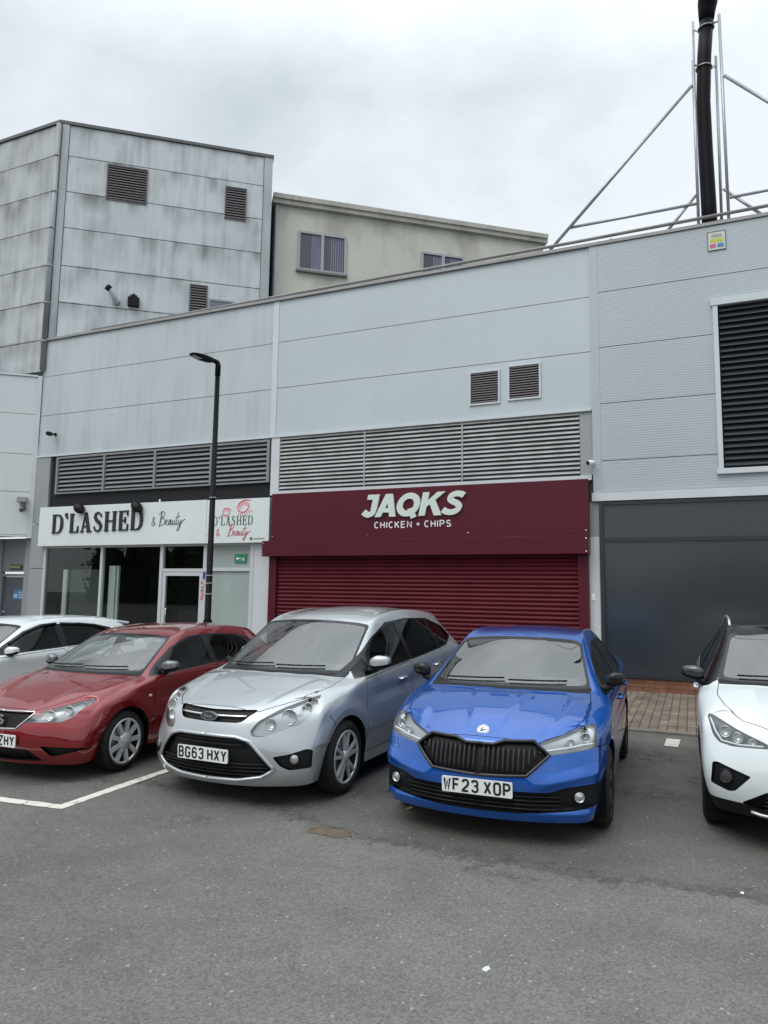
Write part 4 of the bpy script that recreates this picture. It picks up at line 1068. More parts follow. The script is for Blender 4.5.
# ---- white crossover, cut by the picture's edge
WHITE = paint('white_paint', (0.66, 0.71, 0.71), 0.0, rough=.35)
def rails(r, B):
    for sx in (1, -1):
        pts = []
        for y in (1.98, 2.02, 2.1, 2.3, 2.7, 3.1, 3.45, 3.52):
            h, no = B.hit(.575, y, 'top'); pts.append((sx * h.x, y, h.z + (.0 if y in (1.98, 3.52) else .03 if y == 2.02 else .05)))
        mb = MB(); mb.tube(pts, [.012, .014, .013, .013, .013, .013, .013, .012], 8); mb.build('roof_rail', mat('rail_silver', (.55, .56, .57), .3, .8), r, local=True)
cross = dict(name='parked_car', label='white crossover with black roof pillars and silver roof rail beside the dark shop window', pos=(.90, 5.72), yaw=0.0, paint=WHITE, L=4.14, clad=.335, roofblack=True,
  zs=.24, z1=.40, z2=.58,
  front=[(.24, .09, .24, .77), (.36, .03, .26, .82), (.54, .0, .28, .835), (.72, .04, .32, .82, .01), (.80, .08, .36, .80, .06), (.86, .14, .38, .71, .06)],
  rear=[(.28, 4.05, .18, .76), (.42, 4.11, .2, .80), (.6, 4.14, .22, .81), (.82, 4.12, .22, .79), (1.0, 4.08, .2, .75), (1.08, 4.04, .18, .66)],
  stations=[(.50, .80, .872, .845, .875, .70, .945, .965, .44), (.84, .84, .89, .872, .94, .725, 1.02, 1.035, .70), (1.16, .85, .888, .868, .985, .735, 1.075, 1.09, .95),
            (1.56, .85, .888, .862, 1.02, .67, 1.30, 1.335, 1.38), (1.98, .85, .888, .86, 1.045, .615, 1.49, 1.53, 1.82), (2.5, .85, .888, .86, 1.06, .60, 1.53, 1.575, 2.45),
            (3.1, .85, .888, .86, 1.08, .585, 1.515, 1.565, 3.1), (3.6, .85, .885, .845, 1.1, .55, 1.45, 1.51, 3.7), (3.95, .82, .86, .80, 1.08, .60, 1.16, 1.20, 4.0)],
  cowl=3, header=5, roofend=8, pillar=.028,
  dlo=[(1.20, 1.01), (1.9, 1.06), (2.6, 1.09), (3.25, 1.13), (3.55, 1.22), (3.42, 1.36), (3.1, 1.44), (2.5, 1.475), (2.03, 1.445), (1.70, 1.33), (1.40, 1.16)],
  panes=[([(1.46, 1.04), (2.34, 1.09), (2.32, 1.45), (2.06, 1.425), (1.74, 1.31)], GLASS_P), ([(2.44, 1.095), (3.15, 1.135), (3.24, 1.36), (2.9, 1.43), (2.42, 1.455)], GLASS_P)],
  cuts_front=[('grille', [(-.02, .76), (.30, .765), (.38, .72), (.26, .54), (-.02, .53)], .02),
              ('intake', [(-.02, .43), (.36, .43), (.46, .45), (.62, .34), (.55, .30), (-.02, .28)], .02),
              ('fog_pocket', [(.555, .535), (.765, .595), (.80, .585), (.815, .44), (.70, .405), (.66, .415)], .012),
              ('headlight', [(.43, .735), (.44, .765), (.62, .83), (.80, .905), (.82, .885), (.785, .765), (.745, .725), (.66, .715)], .01)],
  recess=[('grille', 'grille', BLACK, .04), ('intake', 'bumper_intake', BLACK, .06), ('fog_pocket', 'fog_lamp_pocket', BLACK, .035)],
  bars={'grille': [dict(name='grille_bars', lines=hbars([.57, .61, .65, .69, .73], lambda z: .3), depth=.012, r=.006, mat=BLACKG)],
        'intake': [dict(name='intake_mesh', lines=hbars([.31, .34, .37, .40], lambda z: .5), depth=.03, r=.006, mat=BLACKG)]},
  trims=[('grille_surround', [(0, .77), (.30, .775), (.392, .722), (.265, .53), (0, .52)], False, .009, CHROME),
         ('lower_trim_blade', [(0, .262), (.50, .272), (.56, .285)], False, .012, SILVER)],
  bulbs=[(.62, .775, .038, .03), (.70, .80, .042, .03), (.53, .755, .03, .03)], lamp_back=LAMPDARK,
  drl=[(.47, .748), (.62, .735), (.735, .742), (.775, .80), (.80, .88)],
  fogs=[(.715, .505, .045, LAMPDARK)], fog_ring=BLACKG,
  plate='', plate_y=-.012, plate_z=.49, plate_tilt=-2, badge=lambda r, B: badge_s(r, B, .65),
  fa=.84, ra=3.41, wr=.325, archr=.36, rim=.225, track=.868, wheel='dark', seat_top=1.26,
  doors=[('door0', [(1.20, .40), (2.36, .40), (2.38, 1.05), (1.22, 1.0)]), ('door1', [(2.39, .40), (2.95, .40), (3.06, .56), (3.22, .78), (3.28, 1.1), (2.40, 1.06)])],
  door_lines=[], handles=[(2.18, .92), (3.1, .96)], handle_mat=WHITE,
  bonnet_line=[(.30, .145), (.42, .19), (.58, .33), (.69, .55), (.735, .80), (.725, 1.06), (.45, .94), (.01, .89)],
  cowl_strip=[(.01, .89), (.45, .94), (.715, 1.07), (.71, 1.16), (.4, 1.01), (-.02, .96)],
  front_lines=[], mirror=(.855, 1.36, 1.10), mirror_mat=mat('mirror_dark', (.03, .032, .035), .25, .3, coat=.8), mirror_low=BLACK, mirror_size=(.21, .12, .135), extras=rails)

# ---- white hatchback behind the red car
import copy
def squash(sp, k, z0=.60):
    q = lambda z: z if z < z0 else z0 + (z - z0) * k
    sp['stations'] = [(t[0], t[1], t[2], t[3], q(t[4]), t[5], q(t[6]), q(t[7]), t[8]) for t in sp['stations']]
    sp['rear'] = [(q(t[0]),) + tuple(t[1:]) for t in sp['rear']]
    sp['dlo'] = [(y, q(z)) for y, z in sp['dlo']]; sp['panes'] = [([(y, q(z)) for y, z in g], m) for g, m in sp['panes']]
    sp['doors'] = [(n, [(y, q(z)) for y, z in p]) for n, p in sp['doors']]; sp['handles'] = [(y, q(z)) for y, z in sp['handles']]
    sp['mirror'] = (sp['mirror'][0], sp['mirror'][1], q(sp['mirror'][2])); sp['seat_top'] = q(sp['seat_top'])
whatch = copy.copy(red); whatch.update(dict(label='white hatchback with smoked window deflectors and roof spoiler behind the red car', pos=(-9.12, 5.40), yaw=0.0, paint=WHITE, plate='', plate_y=-.012,
  mirror_mat=WHITE, handle_mat=WHITE, wheel='plain', badge=None, sculpt=None))
whatch['stations'] = [(y + (0.10 if i > 5 else 0), x0 + .03, x2 + .03, xb + .03, zb + .03, xr + .03, zr + .045, zc + .05, yc + (0.10 if i > 5 else 0)) for i, (y, x0, x2, xb, zb, xr, zr, zc, yc) in enumerate(red['stations'])]
whatch['rear'] = [(z, y + .12, s_, x + .03) for z, y, s_, x in red['rear']]; whatch['front'] = [(t[0] + .03, t[1], t[2], t[3] + .03) + tuple(t[4:]) for t in red['front']]
whatch['L'] = 4.18; whatch['track'] = .855; whatch['ra'] = 3.35
whatch['dlo'] = [(y + (.06 if y > 2.5 else 0), z + .045) for y, z in red['dlo']]
whatch['panes'] = [([(y + (.06 if y > 2.5 else 0), z + .045) for y, z in g[0]], GLASS_P if i == 1 else g[1]) for i, g in enumerate(red['panes'])]
whatch['doors'] = [(n, [(y, z + (.04 if z > .6 else 0)) for y, z in p]) for n, p in red['doors']]
for k_ in ('bulbs', 'trims'): whatch[k_] = []
del whatch['badge']
def white_extras(r, B):
    mb = MB()       # roof spoiler over the rear window
    zq = -.105
    mb.hexa([(-.56, 3.58, 1.36), (.56, 3.58, 1.36), (.54, 3.86, 1.33), (-.54, 3.86, 1.33), (-.56, 3.56, 1.405), (.56, 3.56, 1.405), (.54, 3.88, 1.365), (-.54, 3.88, 1.365)])
    mb.v = [(a, b, c + zq) for a, b, c in mb.v]; mb.build('roof_spoiler', WHITE, r, local=True, bevel=.02)
    for sx in (1, -1):
        mb = MB(); pp = [B.hit(y, z, 'side')[0] for y, z in ((1.46, 1.06), (1.72, 1.195), (2.02, 1.28), (2.28, 1.30))]
        pp = [(sx * (p.x + .018), p.y, p.z - .02) for p in pp if p]
        mb.tube(pp, .028, 6); mb.build('wind_deflector', BLACKG, r, local=True)
        mb = MB(); pp = [B.hit(y, z, 'side')[0] for y, z in ((2.36, 1.30), (2.7, 1.285), (3.0, 1.255), (3.2, 1.19))]
        pp = [(sx * (p.x + .018), p.y, p.z - .02) for p in pp if p]
        mb.tube(pp, .026, 6); mb.build('wind_deflector', BLACKG, r, local=True)
whatch['extras'] = white_extras
squash(red, .915); squash(whatch, .875)
for sp_ in (blue, silver, red, cross, whatch): car(sp_)

# ------------------------------------------------------------------ ground
YF = 14.354               # shop fronts
def asphalt(name, col, seed, speck, crack=0.0, stain=0.25):
    m = bpy.data.materials.new(name); m.use_nodes = True; nt = m.node_tree; b = nt.nodes['Principled BSDF']; N = nt.nodes.new; Lk = nt.links.new
    tc = N('ShaderNodeTexCoord'); mp = N('ShaderNodeMapping'); mp.inputs['Location'].default_value = (seed, seed * 2, 0); Lk(tc.outputs['Object'], mp.inputs[0])
    def noise(s, d=5, r=.6):
        n = N('ShaderNodeTexNoise'); n.inputs['Scale'].default_value = s; n.inputs['Detail'].default_value = d; n.inputs['Roughness'].default_value = r; Lk(mp.outputs[0], n.inputs['Vector']); return n
    def rng(src, a, b_, c, d):
        r = N('ShaderNodeMapRange'); r.inputs[1].default_value = a; r.inputs[2].default_value = b_; r.inputs[3].default_value = c; r.inputs[4].default_value = d; Lk(src, r.inputs[0]); return r.outputs[0]
    def mul(a, b_):
        r = N('ShaderNodeMath'); r.operation = 'MULTIPLY'; Lk(a, r.inputs[0]); Lk(b_, r.inputs[1]); return r.outputs[0]
    big = rng(noise(.35, 4).outputs['Fac'], .3, .7, 1 - stain, 1 + stain * .6)
    mid = rng(noise(2.3, 5, .7).outputs['Fac'], .3, .7, .86, 1.12)
    fine = rng(noise(70, 3, .7).outputs['Fac'], .3, .7, 1 - speck, 1 + speck)
    vo = N('ShaderNodeTexVoronoi'); vo.inputs['Scale'].default_value = 95; Lk(mp.outputs[0], vo.inputs['Vector'])
    chips = rng(vo.outputs['Color'], .0, 1.0, .72, 1.34)
    v = mul(mul(big, mid), mul(fine, chips))
    # rare pale stones
    v2 = N('ShaderNodeTexVoronoi'); v2.inputs['Scale'].default_value = 38; Lk(mp.outputs[0], v2.inputs['Vector'])
    sp = N('ShaderNodeSeparateColor'); Lk(v2.outputs['Color'], sp.inputs[0])
    sel = rng(sp.outputs[0], .975, .982, 0, 1); near = rng(v2.outputs['Distance'], .28, .36, 1, 0)
    stone = mul(sel, near)
    vm = N('ShaderNodeVectorMath'); vm.operation = 'SCALE'; vm.inputs[0].default_value = col; Lk(v, vm.inputs['Scale'])
    mx = N('ShaderNodeMix'); mx.data_type = 'RGBA'; Lk(stone, mx.inputs[0]); Lk(vm.outputs[0], mx.inputs[6]); mx.inputs[7].default_value = (.30, .29, .27, 1)
    last = mx.outputs[2]
    if crack:
        v3 = N('ShaderNodeTexVoronoi'); v3.feature = 'DISTANCE_TO_EDGE'; v3.inputs['Scale'].default_value = 1.1
        wn = noise(3.0, 4); ad = N('ShaderNodeVectorMath'); ad.operation = 'MULTIPLY_ADD'; Lk(wn.outputs['Color'], ad.inputs[0]); ad.inputs[1].default_value = (.5, .5, 0); Lk(mp.outputs[0], ad.inputs[2]); Lk(ad.outputs[0], v3.inputs['Vector'])
        line = rng(v3.outputs['Distance'], .0, .012, 1, 0); gate = rng(noise(.6, 3).outputs['Fac'], .5, .6, 0, crack)
        m2 = N('ShaderNodeMix'); m2.data_type = 'RGBA'; Lk(mul(line, gate), m2.inputs[0]); Lk(last, m2.inputs[6]); m2.inputs[7].default_value = (.02, .02, .02, 1); last = m2.outputs[2]
    Lk(last, b.inputs['Base Color']); b.inputs['Roughness'].default_value = .85; b.inputs['Specular IOR Level'].default_value = .35
    bp = N('ShaderNodeBump'); bp.inputs['Strength'].default_value = .55; bp.inputs['Distance'].default_value = .006
    Lk(mul(fine, chips), bp.inputs['Height']); Lk(bp.outputs[0], b.inputs['Normal'])
    return m
BAY = asphalt('bay_asphalt', (.114, .111, .100), 3.1, .32, .6, .3)
LANE = asphalt('lane_asphalt', (.137, .135, .123), 8.7, .26, .0, .22)
mb = MB(); mb.add([(-250, -250, 0), (250, -250, 0), (250, 250, 0), (-250, 250, 0)], [(0, 1, 2, 3)])
structure(mb.build('ground', BAY))
rl = random.Random(4)
edge = [(-60, 4.3), (-12, 4.3), (-8, 4.25), (-6.5, 4.2), (-5.6, 4.9), (-5.3, 5.3), (-4.4, 5.36), (-3.56, 5.38), (-3.0, 5.1), (-2.53, 4.93), (-1.75, 4.96), (-.84, 4.90), (-.13, 4.97), (.35, 4.95), (2, 4.9), (6, 4.95), (60, 5.0)]
ep = []
for i in range(len(edge) - 1):
    a, b = edge[i], edge[i + 1]; n = max(1, int((b[0] - a[0]) / .035)) if abs(a[0]) < 13 and abs(b[0]) < 13 else 1
    for k in range(n): t = k / n; ep.append((lerp(a[0], b[0], t), lerp(a[1], b[1], t) + rl.gauss(0, .022) * (n > 1) + .03 * math.sin(k * .11 + i)))
ep.append(edge[-1])
mb = MB(); n = len(ep)
vs = [(x, y, .004) for x, y in ep] + [(x, -60, .004) for x, y in ep]
mb.add(vs, [(n + i, n + i + 1, i + 1, i) for i in range(n - 1)])
structure(mb.build('road', LANE))
# painted bay lines
def line_mat():
    m = mat('line_paint', (.50, .49, .45), rough=.7); nt = m.node_tree; b = nt.nodes['Principled BSDF']; N = nt.nodes.new; Lk = nt.links.new
    tc = N('ShaderNodeTexCoord'); n = N('ShaderNodeTexNoise'); n.inputs['Scale'].default_value = 9; n.inputs['Detail'].default_value = 8; n.inputs['Roughness'].default_value = .75; Lk(tc.outputs['Object'], n.inputs['Vector'])
    r = N('ShaderNodeValToRGB'); r.color_ramp.elements[0].position = .36; r.color_ramp.elements[0].color = (.16, .155, .145, 1); r.color_ramp.elements[1].position = .46; r.color_ramp.elements[1].color = (.60, .58, .51, 1)
    Lk(n.outputs['Fac'], r.inputs[0]); Lk(r.outputs[0], b.inputs['Base Color']); return m
LM = line_mat()
def strip(pts, w, name='bay_marking', z=.008, m=LM):
    mb = MB(); L_ = []; R_ = []
    P = [Vector(p) for p in pts]
    q = [P[0]]
    for i in range(len(P) - 1):
        n_ = max(1, int((P[i + 1] - P[i]).length / .06))
        for k in range(1, n_ + 1): q.append(P[i].lerp(P[i + 1], k / n_))
    for i, p in enumerate(q):
        a = (p - q[i - 1]).normalized() if i else (q[1] - q[0]).normalized(); b = (q[i + 1] - p).normalized() if i < len(q) - 1 else a
        t = (a + b).normalized(); nn = Vector((-t.y, t.x)); c = max(.5, nn.dot(Vector((-b.y, b.x)))); h = w / 2 / c
        L_.append(p + nn * (h + rl.gauss(0, .003))); R_.append(p - nn * (h + rl.gauss(0, .003)))
    n_ = len(q); mb.add([(p.x, p.y, z) for p in L_] + [(p.x, p.y, z) for p in R_], [(i, n_ + i, n_ + i + 1, i + 1) for i in range(n_ - 1)])
    return structure(mb.build(name, m))
strip([(-9.5, 4.30), (-7.2, 4.36), (-5.46, 4.48), (-4.83, 4.55), (-4.85, 5.3), (-4.86, 6.3), (-4.92, 9.6)], .10)
strip([(-.29, 9.45), (-.27, 9.95)], .16)
# round patched cover near the line, rusty scuff where the lane surface has worn through
mb = MB(); disc(mb, (-4.22, 4.75, .0), (0, 0, 1), .17, .0075, 28); structure(mb.build('ground_patch', mat('patch_grey', (.12, .115, .105), .9, var=.15, vscale=12)))
mb = MB(); pts = [(-2.56 + .19 * math.cos(a * .35) * (1 + rl.uniform(-.2, .2)), 4.96 + .10 * math.sin(a * .35) * (1 + rl.uniform(-.2, .2)), .0068) for a in range(18)]
mb.add(pts, [list(range(18))]); structure(mb.build('ground_patch', mat('rusty_soil', (.115, .085, .055), .95, var=.35, vscale=14, bump=.5, bscale=50)))
# crumbled dark seam where the two surfaces meet, and old oil drips in the bays
def worn(name, col, lo, hi, sc, amt):
    m = bpy.data.materials.new(name); m.use_nodes = True; nt = m.node_tree; b = nt.nodes['Principled BSDF']; N = nt.nodes.new; Lk = nt.links.new
    tc = N('ShaderNodeTexCoord'); n = N('ShaderNodeTexNoise'); n.inputs['Scale'].default_value = sc; n.inputs['Detail'].default_value = 9; n.inputs['Roughness'].default_value = .75; Lk(tc.outputs['Object'], n.inputs['Vector'])
    r = N('ShaderNodeMapRange'); r.inputs[1].default_value = lo; r.inputs[2].default_value = hi; r.inputs[3].default_value = 0; r.inputs[4].default_value = amt; Lk(n.outputs['Fac'], r.inputs[0]); Lk(r.outputs[0], b.inputs['Alpha'])
    b.inputs['Base Color'].default_value = (*col, 1); b.inputs['Roughness'].default_value = .95; b.inputs['Specular IOR Level'].default_value = .1
    return m
mb = MB(); q_ = [p for p in ep if -5.6 < p[0] < 4]
lo_ = [(x, y - .03 - .05 * abs(math.sin(x * 3.1)), .0065) for x, y in q_]; hi_ = [(x, y + .05 + .10 * abs(math.sin(x * 1.7 + .5)) + .05 * abs(math.sin(x * 7)), .0065) for x, y in q_]
mb.add(lo_ + hi_, [(i, i + 1, len(q_) + i + 1, len(q_) + i) for i in range(len(q_) - 1)])
structure(mb.build('ground_seam', worn('seam_dark', (.045, .044, .04), .47, .70, 8, .45)))
for (cx, cy, rr) in ((-2.75, 6.1, .30), (-.35, 7.2, .4), (-3.7, 4.75, .22), (-1.2, 4.72, .25), (-.5, 8.8, .5), (.05, 7.9, .3)):
    mb = MB(); pts = [(cx + rr * math.cos(a * .314) * rl.uniform(.55, 1.1), cy + rr * .8 * math.sin(a * .314) * rl.uniform(.55, 1.1), .0072) for a in range(20)]
    mb.add(pts + [(cx, cy, .0072)], [(i, (i + 1) % 20, 20) for i in range(20)]); structure(mb.build('ground_stain', worn('oil_dark', (.04, .039, .036), .46, .75, 9, .45)))
# block-paved footway
def pavers():
    m = bpy.data.materials.new('block_paving'); m.use_nodes = True; nt = m.node_tree; b = nt.nodes['Principled BSDF']; N = nt.nodes.new; Lk = nt.links.new
    tc = N('ShaderNodeTexCoord'); mp = N('ShaderNodeMapping'); mp.inputs['Rotation'].default_value = (0, 0, R(90)); Lk(tc.outputs['Object'], mp.inputs[0])
    br = N('ShaderNodeTexBrick'); br.inputs['Scale'].default_value = 1; br.inputs['Brick Width'].default_value = .24; br.inputs['Row Height'].default_value = .12; br.inputs['Mortar Size'].default_value = .008
    br.inputs['Color1'].default_value = (.20, .155, .115, 1); br.inputs['Color2'].default_value = (.145, .115, .09, 1); br.inputs['Mortar'].default_value = (.05, .045, .035, 1); Lk(mp.outputs[0], br.inputs['Vector'])
    n = N('ShaderNodeTexNoise'); n.inputs['Scale'].default_value = 2.2; n.inputs['Detail'].default_value = 7; Lk(tc.outputs['Object'], n.inputs['Vector'])
    r = N('ShaderNodeMapRange'); r.inputs[1].default_value = .3; r.inputs[2].default_value = .7; r.inputs[3].default_value = .7; r.inputs[4].default_value = 1.35; Lk(n.outputs['Fac'], r.inputs[0])
    vm = N('ShaderNodeVectorMath'); vm.operation = 'SCALE'; Lk(br.outputs['Color'], vm.inputs[0]); Lk(r.outputs[0], vm.inputs['Scale'])
    n2 = N('ShaderNodeTexNoise'); n2.inputs['Scale'].default_value = 1.6; n2.inputs['Detail'].default_value = 8; n2.inputs['Roughness'].default_value = .7; Lk(mp.outputs[0], n2.inputs['Vector'])
    r2 = N('ShaderNodeMapRange'); r2.inputs[1].default_value = .58; r2.inputs[2].default_value = .68; r2.inputs[3].default_value = 0; r2.inputs[4].default_value = .6; Lk(n2.outputs['Fac'], r2.inputs[0])
    mx = N('ShaderNodeMix'); mx.data_type = 'RGBA'; Lk(r2.outputs[0], mx.inputs[0]); Lk(vm.outputs[0], mx.inputs[6]); mx.inputs[7].default_value = (.34, .30, .25, 1); Lk(mx.outputs[2], b.inputs['Base Color'])
    b.inputs['Roughness'].default_value = .85
    bp = N('ShaderNodeBump'); bp.inputs['Strength'].default_value = .5; bp.inputs['Distance'].default_value = .006; Lk(br.outputs['Fac'], bp.inputs['Height']); bp.invert = True; Lk(bp.outputs[0], b.inputs['Normal'])
    return m
mb = MB(); mb.box(-60, 60, 10.40, 14.34, -.05, .03); structure(mb.build('pavement', pavers()))
mb = MB()
for i in range(-44, 44): mb.box(i * .915, i * .915 + .909, 10.26, 10.395, -.05, .034 + rl.uniform(-.002, .002))
structure(mb.build('kerb', mat('kerb_concrete', (.17, .155, .13), .9, var=.25, vscale=4, bump=.3), bevel=.006))
# loose grit along the worn edge, one sheet of tiny stones nobody could count
mb = MB()
for i in range(900):
    t = rl.random(); x = lerp(-5, 3.2, t); j = min(range(len(ep)), key=lambda q: abs(ep[q][0] - x)); y = ep[j][1] + abs(rl.gauss(.02, .12)); s_ = rl.uniform(.003, .009)
    p = [(x + rl.uniform(-1, 1) * s_, y + rl.uniform(-1, 1) * s_, .003 + rl.uniform(0, 1) * s_) for _ in range(4)]
    mb.add(p, [(0, 1, 2), (0, 2, 3), (0, 3, 1), (1, 3, 2)])
o = mb.build('gravel', mat('grit', (.12, .115, .10), .9, var=.4, vscale=20)); o['kind'] = 'stuff'
mb = MB(); mb.add([(-.985, 3.535, .005), (-.96, 3.525, .006), (-.945, 3.55, .010), (-.96, 3.57, .014), (-.98, 3.56, .008)], [(0, 1, 2), (0, 2, 3), (0, 3, 4)])
tag(mb.build('paper_scrap', mat('paper', (.55, .56, .56), .8)), 'torn scrap of white paper lying alone on the open lane', 'litter')
mb = MB(); mb.add([(-2.26, 5.77, .002), (-2.22, 5.755, .006), (-2.195, 5.79, .012), (-2.23, 5.81, .014)], [(0, 1, 2, 3)])
tag(mb.build('fallen_leaf', mat('yellow_leaf', (.36, .30, .12), .7)), 'small yellowish leaf on the tarmac before the blue car', 'leaf')
mb = MB(); mb.add([(.21, 5.06, .007), (.232, 5.055, .007), (.235, 5.07, .012), (.222, 5.078, .014)], [(0, 1, 2, 3)])
tag(mb.build('wrapper', mat('foil', (.7, .72, .74), .4)), 'tiny pale wrapper on the dark seam near the white crossover', 'litter')

# ------------------------------------------------------------------ main building
W = Frame((0, YF, 0), (1, 0, 0))
CL_MID = clad_mat('cladding_pale_blue', (.475, .53, .555), .16, (.30, .33, .34), rib=0)
CL_LEFT = clad_mat('cladding_pale_grey', (.455, .503, .523), .32, (.22, .235, .235), rib=0)
CL_RIB = clad_mat('cladding_ribbed', (.40, .445, .47), .05, (.3, .3, .3), rib=6.5, ribs=.16)
JOINT = mat('joint_dark', (.10, .11, .115), .8)
TRIM = mat('pale_metal_trim', (.55, .59, .61), .4, var=.04)
COPING = mat('coping_grey', (.30, .295, .29), .5, var=.15, vscale=2)
SLATL = mat('louvre_pale', (.37, .383, .38), .45, var=.22, vscale=2.2)
SLATG = mat('louvre_grey', (.215, .225, .23), .5, var=.08)
SLATN = mat('louvre_navy', (.05, .055, .068), .35)
VOID = mat('void_black', (.006, .006, .007), .9)
CHAR = mat('charcoal_panel', (.016, .017, .019), .6, spec=.2)
GREYP = clad_mat('pilaster_grey', (.30, .315, .33), .2, (.15, .15, .15), rib=0)
mainb = root('retail_building', 'long pale panelled shop building with louvres and a railed flat roof', 'building', (-5, YF, 0))
mb = MB(); W.box(mb, -16.9, 7.5, -12, -.06, .0, 8.6); mb.build('core_wall', JOINT, mainb)
def panels(name, m, u0, u1, zs, g=.014, d=.0, holes=()):
    mb = MB()
    for z0, z1 in zip(zs[:-1], zs[1:]):
        spans = [(u0, u1)]
        for (a, b, c, e) in holes:
            if c < z1 - .01 and e > z0 + .01:
                W.box(mb, u0, a, -.06, d, z0 + g / 2, z1 - g / 2)
                if b < u1: W.box(mb, b, u1, -.06, d, z0 + g / 2, z1 - g / 2)
                if z1 > e: W.box(mb, a, b, -.06, d, e, z1 - g / 2)
                if z0 < c: W.box(mb, a, b, -.06, d, z0 + g / 2, c)
                spans = []
        for a, b in spans: W.box(mb, a, b, -.06, d, z0 + g / 2, z1 - g / 2)
    return mb.build(name, m, mainb)
panels('wall_cladding', CL_LEFT, -16.96, -9.235, [5.50, 6.67, 7.82, 8.88])
panels('wall_cladding', CL_MID, -9.075, -1.715, [5.50, 6.68, 7.83, 8.88])
panels('wall_cladding', CL_RIB, -1.55, 7.5, [3.80, 4.43, 5.58, 6.73, 7.88, 8.88], d=.03, holes=[(.60, 3.92, 4.13, 7.28)])
mb = MB(); W.box(mb, -9.233, -9.077, -.06, .012, 5.5, 8.88); mb.build('vertical_trim', TRIM, mainb); mb = MB(); W.box(mb, -1.713, -1.552, -.06, .033, 3.80, 8.88); mb.build('vertical_trim', CL_RIB, mainb)
mb = MB(); W.box(mb, -16.96, -1.72, -.06, .05, 5.455, 5.498); mb.build('flashing', TRIM, mainb); mb = MB(); W.box(mb, -1.74, 7.5, -.06, .075, 3.63, 3.795); mb.build('flashing', TRIM, mainb); mb = MB(); W.box(mb, -9.1, -1.74, -.06, .04, 4.06, 4.155); mb.build('flashing', TRIM, mainb)
mb = MB(); W.box(mb, -16.96, 7.6, -.45, .06, 8.885, 8.945); W.box(mb, -16.96, 7.6, -.44, .05, 8.945, 8.955); mb.build('parapet_coping', COPING, mainb)
# pale slatted vent band over the shutter
mb = MB(); W.slats(mb, -8.93, -6.72, 4.17, 5.45, 14, -.012, .02, 0, .56, .008); W.slats(mb, -6.69, -4.42, 4.17, 5.45, 14, -.012, .02, 0, .56, .008); W.slats(mb, -4.39, -1.965, 4.17, 5.45, 14, -.012, .02, 0, .56, .008)
for u in (-6.705, -4.405): W.box(mb, u - .014, u + .014, -.05, .022, 4.17, 5.45)
W.box(mb, -9.165, -8.935, -.06, .03, 4.06, 5.45, 1); W.box(mb, -1.96, -1.72, -.06, .0, 4.16, 5.45, 2)
mb.build('louvre_band', [SLATL, TRIM, GREYP], mainb)
# charcoal band with grey louvres over the beauty shop
mb = MB(); W.box(mb, -16.40, -9.17, -.055, -.03, 3.9, 5.45, 1)
us = [-16.13, -14.42, -12.69, -10.91, -9.24]
for a, b in zip(us[:-1], us[1:]): W.slats(mb, a + .036, b - .036, 4.43, 5.36, 8, -.028, .03, 0, .64, .012)
for u in us: W.box(mb, u - .035, u + .035, -.03, .055, 4.38, 5.42)
for a, b in zip(us[:-1], us[1:]):
    W.box(mb, a + .035, b - .035, -.03, .052, 5.37, 5.42); W.box(mb, a + .035, b - .035, -.03, .052, 4.38, 4.42)
mb.build('louvre_band', [SLATG, CHAR], mainb)
# left pilaster
mb = MB()
for z0, z1 in ((0.03, 2.32), (2.335, 3.55), (3.565, 5.44)): W.box(mb, -16.96, -16.42, -.06, .03, z0, z1)
mb.build('pilaster', GREYP, mainb)
PILW = clad_mat('pilaster_white', (.55, .585, .60), .1, (.3, .3, .3), rib=0)
mb = MB(); W.box(mb, -1.82, -1.62, -.06, .02, .03, 2.94); mb.build('pilaster', PILW, mainb); mb = MB(); W.box(mb, -9.56, -9.13, -.06, .03, .03, 3.0); mb.build('pilaster', PILW, mainb)
mb = MB(); W.box(mb, -1.80, -1.62, -.06, .0, 2.95, 3.62); mb.build('pilaster', GREYP, mainb)
# big navy louvre, partly out of the picture
mb = MB(); W.box(mb, .62, 3.9, -.05, -.03, 4.15, 7.26, 1); W.slats(mb, .64, 3.88, 4.17, 7.24, 27, -.03, .035, 0, .66, .01); mb.build('dark_louvre', [SLATN, VOID], mainb)
mb = MB(); W.box(mb, .50, 4.0, .032, .10, 7.27, 7.40); W.box(mb, .53, .615, -.05, .085, 4.155, 7.268); W.box(mb, 3.905, 3.99, -.05, .085, 4.155, 7.268); W.box(mb, .50, 4.0, -.05, .10, 4.05, 4.15); mb.build('louvre_frame', TRIM, mainb)
# two small square vents
for u0, u1, z0, z1 in ((-4.25, -3.58, 5.79, 6.53), (-3.41, -2.72, 5.82, 6.58)):
    mb = MB(); W.border(mb, u0, u1, z0, z1, .035, .002, .035, 0); W.box(mb, u0 + .035, u1 - .035, .001, .006, z0 + .035, z1 - .035, 2); W.slats(mb, u0 + .036, u1 - .036, z0 + .036, z1 - .036, 13, .006, .03, 1, .6)
    mb.build('wall_vent', [TRIM, mat('vent_brown', (.17, .155, .16), .5), VOID], mainb)
